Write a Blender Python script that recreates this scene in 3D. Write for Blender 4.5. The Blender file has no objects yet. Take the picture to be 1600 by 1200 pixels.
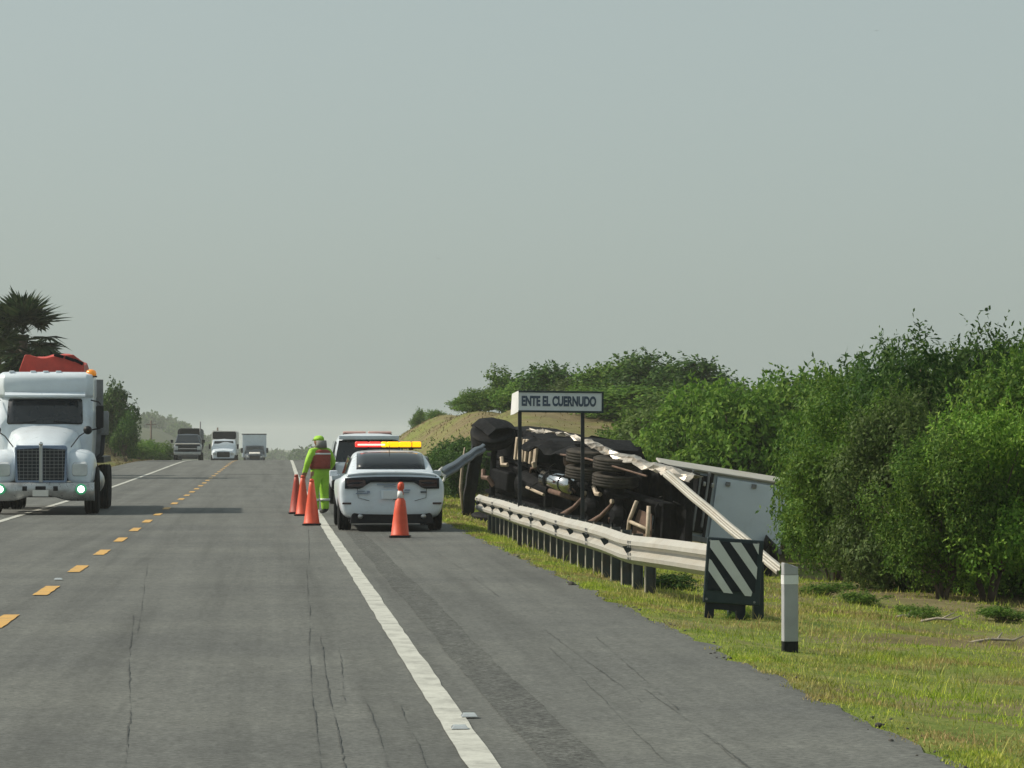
import bpy, bmesh, math, random
import numpy as np
from mathutils import Vector, Matrix, Quaternion

# ---------------------------------------------------------------- camera, sky, sun, exposure
scene = bpy.context.scene
COL = scene.collection
CAM_H, F, VPX, VPY = 1.65, 4700.0, 418.0, 685.0
YAW = math.atan((800 - VPX) / F)
PITCH = math.atan((VPY - 600) / F)
cam_d = bpy.data.cameras.new('camera')
cam = bpy.data.objects.new('camera', cam_d); COL.objects.link(cam)
cam.location = (0, 0, CAM_H)
cam.rotation_euler = (math.radians(90) + PITCH, 0, -YAW)
cam_d.sensor_width = 36; cam_d.lens = 36 * F / 1600
cam_d.clip_start = 0.5; cam_d.clip_end = 6000
scene.camera = cam

SUN_EL, SUN_AHEAD = math.radians(42), math.radians(13)
world = bpy.data.worlds.new('World'); scene.world = world; world.use_nodes = True
wn, wl = world.node_tree.nodes, world.node_tree.links
bg = wn['Background']
sky = wn.new('ShaderNodeTexSky'); sky.sky_type = 'NISHITA'; sky.sun_disc = False
sky.sun_elevation = SUN_EL; sky.sun_rotation = math.radians(270) + SUN_AHEAD
sky.dust_density = 3.2; sky.air_density = 1.0; sky.ozone_density = 1.0
hsv = wn.new('ShaderNodeHueSaturation'); hsv.inputs['Saturation'].default_value = 0.66
hz = wn.new('ShaderNodeMix'); hz.data_type = 'RGBA'; hz.inputs['Factor'].default_value = 0.60
hz.inputs['B'].default_value = (4.85, 5.80, 5.44, 1)        # milky, slightly green haze of the whole sky
wl.new(sky.outputs['Color'], hsv.inputs['Color']); wl.new(hsv.outputs['Color'], hz.inputs['A'])
wl.new(hz.outputs['Result'], bg.inputs['Color']); bg.inputs['Strength'].default_value = 0.1

sun_d = bpy.data.lights.new('sun', 'SUN'); sun_d.energy = 4.6; sun_d.angle = math.radians(0.6); sun_d.color = (1, 0.91, 0.75)
sun = bpy.data.objects.new('sun', sun_d); COL.objects.link(sun)
SV = Vector((-math.cos(SUN_EL) * math.cos(SUN_AHEAD), math.cos(SUN_EL) * math.sin(SUN_AHEAD), math.sin(SUN_EL)))
sun.rotation_euler = SV.to_track_quat('Z', 'Y').to_euler(); sun.location = (-40, 20, 60)
vs = scene.view_settings
vs.view_transform = 'Standard'; vs.look = 'None'; vs.exposure = 0.0; vs.gamma = 1.0; vs.use_curve_mapping = False
cy = scene.cycles
cy.volume_bounces = 1; cy.max_bounces = 6; cy.diffuse_bounces = 3; cy.glossy_bounces = 3; cy.transmission_bounces = 3
cy.use_adaptive_sampling = True; cy.adaptive_threshold = .02; cy.use_light_tree = False

RNG = np.random.default_rng(7)
random.seed(7)
CAM_R = cam.rotation_euler.to_matrix()

def P(px, py, D):
    """the point at distance D down the road that the photograph shows at pixel (px, py)"""
    v = CAM_R @ Vector(((px - 800) / F, -(py - 600) / F, -1))
    v = v * (D / v.y)
    return Vector((v.x, D, CAM_H + v.z))

def G(px, py, z=0.0):
    """the point of the level z that the photograph shows at pixel (px, py)"""
    v = CAM_R @ Vector(((px - 800) / F, -(py - 600) / F, -1))
    v = v * ((CAM_H - z) / -v.z)
    return Vector((v.x, v.y, z))

# ---------------------------------------------------------------- terrain functions
_ty = np.array([-60, 0, 100, 130, 160, 180, 200, 230, 260, 305, 400, 550, 700, 1000, 2500, 4000], float)
_tz = np.array([0, 0, 0, .10, .24, .30, .22, -.15, -.7, -1.15, -3, -6, -8, -9, -9.5, -9.5], float)
_fy = np.arange(-60, 4000, 2.0)
_k = np.hanning(13); _k /= _k.sum()
_fz = np.interp(_fy, _ty, _tz); _fz = np.convolve(np.pad(_fz, 6, 'edge'), _k, 'valid')
_oy = np.array([-60, 60, 120, 175, 230, 260, 305, 400, 550, 4000], float)
_ox = np.array([0, 0, .12, .35, .6, .95, 1.9, 4.5, 9, 9], float)
_fo = np.interp(_fy, _oy, _ox); _fo = np.convolve(np.pad(_fo, 6, 'edge'), _k, 'valid')
def rz(y): return np.interp(y, _fy, _fz)
def ro(y): return np.interp(y, _fy, _fo)
def sm(a, b, x):
    t = np.clip((x - a) / (b - a), 0, 1); return t * t * (3 - 2 * t)
def wob(x, y, s):
    return (np.sin(x * 1.7 / s + 1.3 * np.sin(y * 1.1 / s + .7)) + np.sin(y * 1.9 / s + 1.7 * np.sin(x * .9 / s)) +
            .6 * np.sin((x + y) * 3.1 / s + 2 * np.sin((x - y) * 1.3 / s))) / 2.6
EDGE_R, EDGE_L = 3.5, -8.1
def ground_z(x, y):
    x = np.asarray(x, float); y = np.asarray(y, float)
    xr = x - ro(y); z = rz(y).astype(float)
    d = xr - EDGE_R; dl = EDGE_L - xr
    base = np.where((d < -.25) & (dl < -.25), -.15, -.025)
    r = -.07 * np.clip(d, 0, 9) - 1.12 * np.exp(-((y - 60) / 10.5) ** 2) * sm(.3, 3.8, d)
    H = 3.0 * sm(84, 122, y) * (1 - sm(192, 226, y))
    r = r + (H * (1 + .10 * wob(x, y, 9.0)) ) * sm(1.6, 6.6, d)
    r = r + .042 * np.exp(-((d - .18) / .28) ** 2) * (.75 + .4 * wob(x, y, .35)) + .03 * wob(x, y, .7) * sm(.2, 2, d) + .10 * wob(x, y, 4.0) * sm(2, 8, d)
    l = -.05 * np.clip(dl, 0, 6) + 2.0 * sm(.6, 3.6, dl) * sm(122, 150, y) * (1 - sm(188, 216, y)) * (1 + .2 * wob(x, y, 6.0))
    l = l + 15 * sm(12, 45, dl) * sm(650, 1050, y) * (1 - sm(1500, 2100, y)) + .06 * wob(x, y, 3.0) * sm(.5, 4, dl)
    return z + base + np.where(d > -.2, r, 0) + np.where(dl > 0, l, 0)
def gz(x, y): return float(ground_z(x, y))

# ---------------------------------------------------------------- helpers
def link(o, parent=None):
    COL.objects.link(o)
    if parent is not None: o.parent = parent
    return o
def tag(o, label=None, cat=None, group=None, kind=None):
    if label: o['label'] = label
    if cat: o['category'] = cat
    if group: o['group'] = group
    if kind: o['kind'] = kind
    return o
def empty(name, loc=(0, 0, 0), rz_=0.0, label=None, cat=None, group=None):
    o = bpy.data.objects.new(name, None); o.empty_display_size = .3
    o.location = loc; o.rotation_euler = (0, 0, rz_)
    link(o); return tag(o, label, cat, group)
def np_mesh(name, V, Fq, m=None, smooth=False):
    """mesh from numpy arrays: V (n,3), Fq (m,k) with k = 3 or 4"""
    me = bpy.data.meshes.new(name)
    V = np.asarray(V, np.float32); Fq = np.asarray(Fq, np.int32); k = Fq.shape[1]
    me.vertices.add(len(V)); me.vertices.foreach_set('co', V.ravel())
    me.loops.add(Fq.size); me.loops.foreach_set('vertex_index', Fq.ravel())
    me.polygons.add(len(Fq)); me.polygons.foreach_set('loop_start', np.arange(0, Fq.size, k, dtype=np.int32))
    me.update(calc_edges=True)
    if smooth: me.polygons.foreach_set('use_smooth', np.ones(len(Fq), bool))
    if m: me.materials.append(m)
    return me

class MB:
    """collects simple shapes into one mesh"""
    def __init__(s): s.v = []; s.f = []
    def add(s, vs_, fs):
        n = len(s.v); s.v += [tuple(v) for v in vs_]; s.f += [tuple(i + n for i in f) for f in fs]; return s
    def box(s, c, size, R=None, taper=(1, 1)):
        hx, hy, hz_ = size[0] / 2, size[1] / 2, size[2] / 2
        vs_ = []
        for z in (-1, 1):
            tx, ty = (taper if z > 0 else (1, 1))
            for x, y in ((-1, -1), (1, -1), (1, 1), (-1, 1)):
                p = Vector((x * hx * tx, y * hy * ty, z * hz_))
                if R is not None: p = R @ p
                vs_.append(p + Vector(c))
        return s.add(vs_, [(3, 2, 1, 0), (4, 5, 6, 7), (0, 1, 5, 4), (1, 2, 6, 5), (2, 3, 7, 6), (3, 0, 4, 7)])
    def tube(s, pts, r, n=10, cap=True):
        pts = [Vector(p) for p in pts]
        rs = r if isinstance(r, (list, tuple)) else [r] * len(pts)
        rings = []; prev = None
        for i, p in enumerate(pts):
            t = (pts[min(i + 1, len(pts) - 1)] - pts[max(i - 1, 0)]).normalized()
            if prev is None:
                a = t.orthogonal().normalized()
            else:
                a = (prev - t * prev.dot(t)).normalized()
            prev = a; b = t.cross(a)
            rings.append([p + (a * math.cos(2 * math.pi * k / n) + b * math.sin(2 * math.pi * k / n)) * rs[i] for k in range(n)])
        return s.loft(rings, True, cap)
    def loft(s, rings, closed=True, cap=True):
        n = len(rings[0]); vs_ = [p for r_ in rings for p in r_]; fs = []
        for i in range(len(rings) - 1):
            for k in range(n if closed else n - 1):
                a, b = i * n + k, i * n + (k + 1) % n
                fs.append((a, b, b + n, a + n))
        if cap:
            fs.append(tuple(range(n - 1, -1, -1))); o_ = (len(rings) - 1) * n; fs.append(tuple(o_ + k for k in range(n)))
        return s.add(vs_, fs)
    def lathe(s, prof, c, axis='X', n=28):
        """prof: list of (offset along the axis, radius)"""
        rings = []
        for off, r in prof:
            ring = []
            for k in range(n):
                a = 2 * math.pi * k / n; u, w = math.cos(a) * r, math.sin(a) * r
                q = {'X': (off, u, w), 'Y': (w, off, u), 'Z': (u, w, off)}[axis]
                ring.append(Vector(c) + Vector(q))
            rings.append(ring)
        return s.loft(rings, True, True)
    def prism(s, poly, y0, y1, plane='XZ'):
        """poly in a plane, extruded from y0 to y1 along the third axis"""
        def m3(p, y):
            return {'XZ': (p[0], y, p[1]), 'YZ': (y, p[0], p[1]), 'XY': (p[0], p[1], y)}[plane]
        return s.loft([[Vector(m3(p, y0)) for p in poly], [Vector(m3(p, y1)) for p in poly]], True, True)
    def build(s, name, m, parent=None, smooth=False, bevel=0, sub=0, thick=0, segs=2):
        me = bpy.data.meshes.new(name); me.from_pydata(s.v, [], s.f)
        bm = bmesh.new(); bm.from_mesh(me); bmesh.ops.recalc_face_normals(bm, faces=bm.faces); bm.to_mesh(me); bm.free()
        me.update()
        if smooth: me.polygons.foreach_set('use_smooth', [True] * len(me.polygons))
        if m: me.materials.append(m)
        o = bpy.data.objects.new(name, me); link(o, parent)
        if thick:
            md = o.modifiers.new('thick', 'SOLIDIFY'); md.thickness = thick; md.offset = 0
        if sub:
            md = o.modifiers.new('sub', 'SUBSURF'); md.levels = md.render_levels = sub
        if bevel:
            md = o.modifiers.new('bevel', 'BEVEL'); md.width = bevel; md.segments = segs; md.limit_method = 'ANGLE'; md.angle_limit = math.radians(35)
            me.polygons.foreach_set('use_smooth', [True] * len(me.polygons))
            md = o.modifiers.new('wn', 'WEIGHTED_NORMAL'); md.keep_sharp = True
        return o

def cut(o, cutters):
    """subtract cutter shapes (MB) from a mesh object, for good"""
    tmp = []
    for c in cutters:
        q = c.build('cutter', None); tmp.append(q)
        md = o.modifiers.new('cut', 'BOOLEAN'); md.object = q; md.operation = 'DIFFERENCE'; md.solver = 'EXACT'
    dg = bpy.context.evaluated_depsgraph_get(); dg.update()
    me = bpy.data.meshes.new_from_object(o.evaluated_get(dg))
    o.modifiers.clear(); old = o.data; o.data = me; bpy.data.meshes.remove(old)
    for q in tmp:
        d_ = q.data; bpy.data.objects.remove(q); bpy.data.meshes.remove(d_)
    bm = bmesh.new(); bm.from_mesh(me)
    for e in bm.edges:
        e.smooth = not (len(e.link_faces) == 2 and e.calc_face_angle(0) > math.radians(38))
    bm.to_mesh(me); bm.free()
    return o

def copy_tree(o, parent=None):
    c = o.copy(); COL.objects.link(c)
    if parent is not None: c.parent = parent
    for ch in list(o.children): copy_tree(ch, c)
    return c

# ---------------------------------------------------------------- materials
def ramp(nt, fac, stops):
    r = nt.nodes.new('ShaderNodeValToRGB'); e = r.color_ramp.elements
    while len(e) < len(stops): e.new(.5)
    for i, (p, c) in enumerate(stops):
        e[i].position = p; e[i].color = (*c, 1) if len(c) == 3 else c
    nt.links.new(fac, r.inputs['Fac']); return r.outputs['Color']
def noise(nt, vec, scale, detail=4, rough=.6, dist=0):
    n = nt.nodes.new('ShaderNodeTexNoise'); n.inputs['Scale'].default_value = scale; n.inputs['Detail'].default_value = detail
    n.inputs['Roughness'].default_value = rough; n.inputs['Distortion'].default_value = dist
    if vec is not None: nt.links.new(vec, n.inputs['Vector'])
    return n.outputs['Fac']
def mixc(nt, fac, a, b, mode='MIX'):
    m = nt.nodes.new('ShaderNodeMix'); m.data_type = 'RGBA'; m.blend_type = mode
    for inp, val in (('Factor', fac), ('A', a), ('B', b)):
        if hasattr(val, 'is_linked') or isinstance(val, bpy.types.NodeSocket): nt.links.new(val, m.inputs[inp])
        else: m.inputs[inp].default_value = val if inp == 'Factor' else ((*val, 1) if len(val) == 3 else val)
    return m.outputs['Result']
def coords(nt, world_=False, scale=(1, 1, 1)):
    if world_:
        o_ = nt.nodes.new('ShaderNodeNewGeometry').outputs['Position']
    else:
        o_ = nt.nodes.new('ShaderNodeTexCoord').outputs['Object']
    if scale != (1, 1, 1):
        mp = nt.nodes.new('ShaderNodeMapping'); mp.inputs['Scale'].default_value = scale
        nt.links.new(o_, mp.inputs['Vector']); o_ = mp.outputs['Vector']
    return o_
def mat(name, col, rough=.5, metal=0.0, var=.18, scale=4.0, bump=0.0, bscale=40, coat=0.0, dirt=None, dirt_amt=.45, emit=None, estr=1.0, spec=.5):
    m = bpy.data.materials.new(name); m.use_nodes = True; nt = m.node_tree; b = nt.nodes['Principled BSDF']
    v = coords(nt)
    n1 = noise(nt, v, scale, 5, .65)
    c = ramp(nt, n1, [(.3, tuple(x * (1 - var) for x in col)), (.7, tuple(min(1, x * (1 + var)) for x in col))])
    if dirt:
        n2 = noise(nt, v, scale * .6, 6, .7, .6)
        k = ramp(nt, n2, [(.5, (0, 0, 0)), (.72, (dirt_amt,) * 3)])
        c = mixc(nt, k, c, dirt)
    nt.links.new(c, b.inputs['Base Color'])
    b.inputs['Metallic'].default_value = metal; b.inputs['Coat Weight'].default_value = coat
    b.inputs['Specular IOR Level'].default_value = spec
    rr = ramp(nt, noise(nt, v, scale * 2.3, 4), [(.3, (max(.02, rough * .8),) * 3), (.7, (min(1, rough * 1.2),) * 3)])
    nt.links.new(rr, b.inputs['Roughness'])
    if bump:
        bp = nt.nodes.new('ShaderNodeBump'); bp.inputs['Strength'].default_value = bump; bp.inputs['Distance'].default_value = .02
        nt.links.new(noise(nt, v, bscale, 5), bp.inputs['Height']); nt.links.new(bp.outputs['Normal'], b.inputs['Normal'])
    if emit:
        m.cycles.emission_sampling = 'NONE'; b.inputs['Emission Color'].default_value = (*emit, 1); b.inputs['Emission Strength'].default_value = estr
    return m

M = {}
M['white'] = mat('white_paint', (.62, .69, .77), .32, coat=.4, var=.05, dirt=(.35, .32, .27), dirt_amt=.25, scale=2.5)
M['offwhite'] = mat('white_dusty_paint', (.68, .67, .64), .45, var=.08, dirt=(.30, .26, .2), dirt_amt=.4, scale=2)
M['plastic'] = mat('black_plastic', (.012, .013, .016), .5, var=.2, spec=.2)
M['rubber'] = mat('tyre_rubber', (.014, .015, .017), .85, var=.25, scale=9, dirt=(.06, .05, .04), dirt_amt=.3, spec=.15)
M['steel'] = mat('grey_steel', (.42, .43, .44), .35, .9, var=.15)
M['bumper'] = mat('dirty_chrome_bumper', (.42, .43, .44), .3, .7, var=.2, scale=3, dirt=(.12, .11, .10), dirt_amt=.8)
M['chrome'] = mat('chrome', (.62, .63, .65), .14, 1.0, var=.08)
M['darksteel'] = mat('dark_steel', (.030, .034, .040), .6, .2, var=.3, scale=7, dirt=(.08, .06, .045), spec=.25)
M['glass'] = mat('dark_window_glass', (.012, .016, .022), .06, var=.1, coat=.2)
M['lamp_red'] = mat('dark_red_lens', (.035, .010, .014), .18, var=.15, coat=.5)
M['amber'] = mat('amber_lens', (.75, .25, .03), .3, var=.1, emit=(1, .35, .03), estr=.25)
M['light_red'] = mat('lit_red_lightbar', (.8, .05, .04), .3, var=.05, emit=(1, .05, .04), estr=1.0)
M['light_amber'] = mat('lit_amber_lightbar', (.8, .42, .01), .3, var=.05, emit=(1, .45, .0), estr=1.5)
M['light_white'] = mat('lit_white_hot', (.9, .9, .8), .3, var=.02, emit=(1, .45, .36), estr=1.5)
M['pinklens'] = mat('pale_red_lens', (.62, .36, .32), .3, var=.1, coat=.3)
M['headlamp'] = mat('lit_lamp', (.9, .95, .9), .2, var=.02, emit=(.80, 1, .88), estr=5.0)
M['headhalo'] = mat('green_lamp_halo', (.05, .3, .16), .25, var=.1, emit=(.10, .8, .35), estr=.22)  # faint green emission stands for the glow round the lit lamps
M['lampglass'] = mat('clear_lamp', (.55, .58, .6), .12, .4, var=.15, coat=.6)
M['cone'] = mat('orange_cone_plastic', (.64, .075, .028), .5, var=.10, scale=5, dirt=(.25, .06, .03), dirt_amt=.5)
M['cone_dark'] = mat('shaded_cone_plastic', (.36, .045, .03), .55, var=.15, scale=5, dirt=(.12, .03, .02), dirt_amt=.5)  # darker copy of the cone orange, shading put into the colour
M['tape'] = mat('white_reflective_tape', (.68, .69, .70), .4, var=.05)
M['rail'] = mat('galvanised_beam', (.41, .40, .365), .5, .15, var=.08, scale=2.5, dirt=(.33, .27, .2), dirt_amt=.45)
M['darkrail'] = mat('shaded_beam_steel', (.20, .23, .27), .5, .5, var=.15, scale=3)  # dark copy of the beam steel, blue shade put into the colour
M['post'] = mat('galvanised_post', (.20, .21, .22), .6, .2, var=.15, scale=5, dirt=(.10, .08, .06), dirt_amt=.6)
M['postlit'] = mat('sunlit_galvanised_flange', (.34, .32, .28), .6, .2, var=.2, scale=5, dirt=(.16, .10, .06), dirt_amt=.6)  # lighter copy of the post steel, sunlit edge put into the colour
M['darkpost'] = mat('shaded_dark_post', (.075, .082, .090), .65, .1, var=.2, scale=5, dirt=(.12, .07, .04), dirt_amt=.5, spec=.2)  # darker copy of the post steel, its shade put into the colour
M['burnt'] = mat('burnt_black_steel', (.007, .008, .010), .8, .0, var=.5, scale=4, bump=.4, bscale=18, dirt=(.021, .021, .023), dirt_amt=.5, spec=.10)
M['dustylittyre'] = mat('dusty_lit_tyre_rubber', (.040, .037, .034), .9, var=.3, scale=6, dirt=(.13, .11, .09), dirt_amt=.6, spec=.1)  # tan dust, and rubber lightened to stand for sunlit tread edges
M['rust'] = mat('rusted_steel', (.13, .08, .06), .75, .2, var=.35, scale=8, bump=.3, dirt=(.05, .03, .02), dirt_amt=.6)
M['tan'] = mat('dusty_tan_steel', (.42, .35, .27), .7, .1, var=.25, scale=6, dirt=(.08, .05, .04), dirt_amt=.5)
M['alu'] = mat('crumpled_aluminium', (.40, .37, .33), .42, .45, var=.3, scale=6, dirt=(.03, .025, .022), dirt_amt=.95)
M['trailer'] = mat('trailer_white_panel', (.55, .63, .71), .5, .1, var=.06, scale=1.5, dirt=(.28, .27, .26), dirt_amt=.5)
M['redload'] = mat('red_sheet_load', (.46, .045, .030), .55, var=.25, scale=2, bump=.3, bscale=6)
M['deline'] = mat('grey_plastic_post', (.34, .35, .37), .55, var=.12, scale=5, dirt=(.25, .22, .2), dirt_amt=.5)  # grey base colour for shaft and cap
M['sign'] = mat('sign_white_sheet', (.62, .66, .70), .4, var=.05, scale=3, dirt=(.3, .3, .3), dirt_amt=.3)
M['signink'] = mat('sign_dark_letters', (.05, .075, .12), .5, var=.15)
M['panel'] = mat('dark_panel_frame', (.028, .042, .050), .55, .1, var=.2, spec=.25)
M['panelblack'] = mat('black_sheeting', (.010, .014, .022), .5, var=.15, spec=.25)
M['stripe'] = mat('grey_white_sheeting', (.55, .57, .57), .4, var=.06, dirt=(.3, .3, .3), dirt_amt=.3)
M['hivis'] = mat('lime_high_visibility_cloth', (.31, .60, .045), .75, var=.12, scale=9, bump=.4, bscale=14, emit=None)
M['greycloth'] = mat('grey_collar_cloth', (.20, .20, .19), .85, var=.2, scale=9)
M['vest'] = mat('maroon_vest_cloth', (.28, .06, .045), .8, var=.2, scale=9, bump=.3, bscale=16)
M['skin'] = mat('skin', (.30, .16, .10), .55, var=.08)
M['boot'] = mat('black_boots', (.02, .02, .022), .5, var=.2)
M['bark'] = mat('grey_brown_bark', (.10, .075, .055), .9, var=.35, scale=9, bump=.8, bscale=25)
M['wood'] = mat('weathered_pole_wood', (.13, .10, .08), .85, var=.25, scale=6)
M['stone'] = mat('pale_stone', (.30, .26, .21), .9, var=.25, scale=9, bump=.6, bscale=20)
M['clod'] = mat('asphalt_clod', (.07, .066, .06), .95, var=.35, scale=14, bump=.7, bscale=30)
M['decal'] = mat('grey_blue_decal', (.22, .27, .36), .5, var=.2)
M['blue'] = mat('dark_blue_grey_paint', (.05, .065, .085), .35, var=.15, coat=.4)
M['chromeblue'] = mat('grille_surround', (.20, .26, .38), .22, .8, var=.15)
M['bird'] = mat('dark_feathers', (.03, .03, .03), .8, var=.2)

def leaf_material(name, c1, c2, c3, trans=.35):
    m = bpy.data.materials.new(name); m.use_nodes = True; nt = m.node_tree
    for n in list(nt.nodes): nt.nodes.remove(n)
    out = nt.nodes.new('ShaderNodeOutputMaterial')
    g = nt.nodes.new('ShaderNodeNewGeometry'); oi = nt.nodes.new('ShaderNodeObjectInfo')
    c = ramp(nt, g.outputs['Random Per Island'], [(0, c1), (.55, c2), (1, c3)])
    h = nt.nodes.new('ShaderNodeHueSaturation')
    mr = nt.nodes.new('ShaderNodeMapRange'); mr.inputs['To Min'].default_value = .85; mr.inputs['To Max'].default_value = 1.55
    nt.links.new(oi.outputs['Random'], mr.inputs['Value']); nt.links.new(mr.outputs['Result'], h.inputs['Value'])
    mh = nt.nodes.new('ShaderNodeMapRange'); mh.inputs['To Min'].default_value = .475; mh.inputs['To Max'].default_value = .515
    nz = noise(nt, coords(nt, True), .9, 2); nt.links.new(nz, mh.inputs['Value']); nt.links.new(mh.outputs['Result'], h.inputs['Hue'])
    nt.links.new(c, h.inputs['Color'])
    d = nt.nodes.new('ShaderNodeBsdfPrincipled'); d.inputs['Roughness'].default_value = .55; d.inputs['Specular IOR Level'].default_value = .12
    t = nt.nodes.new('ShaderNodeBsdfTranslucent')
    nt.links.new(h.outputs['Color'], d.inputs['Base Color']); nt.links.new(h.outputs['Color'], t.inputs['Color'])
    mx = nt.nodes.new('ShaderNodeMixShader'); mx.inputs['Fac'].default_value = trans
    nt.links.new(d.outputs['BSDF'], mx.inputs[1]); nt.links.new(t.outputs['BSDF'], mx.inputs[2])
    nt.links.new(mx.outputs['Shader'], out.inputs['Surface'])
    return m
M['leaf_mid'] = leaf_material('green_leaves', (.032, .084, .013), (.070, .150, .022), (.130, .205, .036))
M['leaf_dark'] = leaf_material('dark_green_leaves', (.018, .052, .012), (.038, .092, .018), (.070, .130, .026))
M['leaf_bright'] = leaf_material('bright_green_leaves', (.052, .128, .016), (.100, .205, .026), (.160, .255, .042))
M['leaf_olive'] = leaf_material('dusty_olive_leaves', (.042, .080, .020), (.078, .128, .034), (.120, .170, .052))
M['leaf_palm'] = leaf_material('palm_fronds', (.016, .036, .016), (.028, .055, .022), (.055, .080, .032), .2)
M['leaf_dry'] = leaf_material('dry_fronds', (.06, .05, .03), (.09, .075, .045), (.12, .10, .06), .2)
def grass_material(name, cols_a, cols_b, sc):
    m = leaf_material(name, *cols_a, .3); nt = m.node_tree
    r1 = [n for n in nt.nodes if n.type == 'VALTORGB'][0]; h = [n for n in nt.nodes if n.type == 'HUE_SAT'][0]
    g = [n for n in nt.nodes if n.type == 'NEW_GEOMETRY'][0]
    c2 = ramp(nt, g.outputs['Random Per Island'], [(0, cols_b[0]), (.55, cols_b[1]), (1, cols_b[2])])
    k = ramp(nt, noise(nt, coords(nt, True), sc, 5, .65, .5), [(.44, (0, 0, 0)), (.60, (1, 1, 1))])
    c = mixc(nt, k, r1.outputs['Color'], c2)
    c = mixc(nt, 1.0, c, ramp(nt, noise(nt, coords(nt, True), sc * 2.6, 4, .7, .8), [(.36, (.45, .55, .45)), (.50, (1, 1, 1))]), 'MULTIPLY'); nt.links.new(c, h.inputs['Color'])
    return m
M['grass'] = grass_material('grass_blades', ((.13, .21, .020), (.25, .34, .036), (.40, .43, .074)), ((.18, .15, .06), (.28, .225, .09), (.40, .32, .15)), .75)
M['drygrass'] = grass_material('dry_grass_blades', ((.16, .12, .06), (.23, .18, .09), (.30, .24, .13)), ((.10, .11, .04), (.16, .14, .06), (.22, .18, .09)), .3)

# ground: grass, dry grass and bare soil by place
m = bpy.data.materials.new('ground_soil'); m.use_nodes = True; nt = m.node_tree; b = nt.nodes['Principled BSDF']
v = coords(nt, True)
green = ramp(nt, noise(nt, v, 2.2, 6, .7), [(.3, (.070, .115, .018)), (.5, (.145, .190, .036)), (.72, (.24, .23, .08))])
dry = ramp(nt, noise(nt, v, .9, 6, .7), [(.3, (.105, .085, .042)), (.55, (.180, .146, .078)), (.75, (.235, .195, .110))])
sep = nt.nodes.new('ShaderNodeSeparateXYZ'); nt.links.new(v, sep.inputs['Vector'])
fy = nt.nodes.new('ShaderNodeMapRange'); fy.inputs['From Min'].default_value = 84; fy.inputs['From Max'].default_value = 104
nt.links.new(sep.outputs['Y'], fy.inputs['Value'])
px_ = nt.nodes.new('ShaderNodeMapRange'); px_.inputs['From Min'].default_value = 4.6; px_.inputs['From Max'].default_value = 8.0; px_.inputs['To Max'].default_value = .14
nt.links.new(sep.outputs['X'], px_.inputs['Value'])
pa = nt.nodes.new('ShaderNodeMath'); pa.operation = 'ADD'; nt.links.new(noise(nt, v, .45, 5, .65, .6), pa.inputs[0]); nt.links.new(px_.outputs['Result'], pa.inputs[1])
patch = ramp(nt, pa.outputs['Value'], [(.50, (0, 0, 0)), (.62, (.9, .9, .9))])
near = mixc(nt, patch, green, dry)
# far bank is dry grass with green in patches
patch2 = ramp(nt, noise(nt, v, .16, 5, .65, .8), [(.42, (.0, .0, .0)), (.60, (.75, .75, .75))])
far = mixc(nt, patch2, dry, green)
c = mixc(nt, fy.outputs['Result'], near, far)
fz = nt.nodes.new('ShaderNodeMapRange'); fz.inputs['From Min'].default_value = 260; fz.inputs['From Max'].default_value = 420
nt.links.new(sep.outputs['Y'], fz.inputs['Value'])
c = mixc(nt, fz.outputs['Result'], c, ramp(nt, noise(nt, v, .05, 5, .7), [(.35, (.030, .050, .020)), (.7, (.075, .085, .035))]))
nt.links.new(c, b.inputs['Base Color']); b.inputs['Roughness'].default_value = .95; b.inputs['Specular IOR Level'].default_value = .2
bp = nt.nodes.new('ShaderNodeBump'); bp.inputs['Strength'].default_value = .9; bp.inputs['Distance'].default_value = .06
nt.links.new(noise(nt, v, 9, 6, .7), bp.inputs['Height']); nt.links.new(bp.outputs['Normal'], b.inputs['Normal'])
M['ground'] = m

def asphalt(name, base, grain, tint=(.97, 1.03, 1.0)):
    m = bpy.data.materials.new(name); m.use_nodes = True; nt = m.node_tree; b = nt.nodes['Principled BSDF']
    v = coords(nt, True)
    streak = noise(nt, coords(nt, True, (2.2, .045, 1)), 1.0, 5, .65, .3)
    blot = noise(nt, v, .35, 5, .6)
    fine = noise(nt, v, 22, 5, .8)
    t = tuple(base * k for k in tint)
    c = ramp(nt, streak, [(.28, tuple(x * .68 for x in t)), (.5, t), (.74, tuple(x * 1.22 for x in t))])
    c = mixc(nt, 1.0, c, ramp(nt, blot, [(.3, (.80, .80, .81)), (.7, (1.16, 1.15, 1.11))]), 'MULTIPLY')
    c = mixc(nt, 1.0, c, ramp(nt, noise(nt, coords(nt, True, (1.0, .45, 1)), 7, 5, .7), [(.3, (1 - grain * .45,) * 3), (.7, (1 + grain * .45,) * 3)]), 'MULTIPLY')
    c = mixc(nt, 1.0, c, ramp(nt, fine, [(.36, (1 - grain,) * 3), (.64, (1 + grain,) * 3)]), 'MULTIPLY')
    nt.links.new(c, b.inputs['Base Color']); b.inputs['Roughness'].default_value = .82; b.inputs['Specular IOR Level'].default_value = .35
    bp = nt.nodes.new('ShaderNodeBump'); bp.inputs['Strength'].default_value = .35; bp.inputs['Distance'].default_value = .008
    nt.links.new(noise(nt, v, 70, 3, .8), bp.inputs['Height']); nt.links.new(bp.outputs['Normal'], b.inputs['Normal'])
    return m
M['asphalt'] = asphalt('asphalt', .101, .42)
M['asphalt_dark'] = asphalt('coarse_dark_asphalt', .070, .8)
M['tar'] = mat('tar_crack', (.040, .042, .040), .7, var=.3, scale=6)

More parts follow.
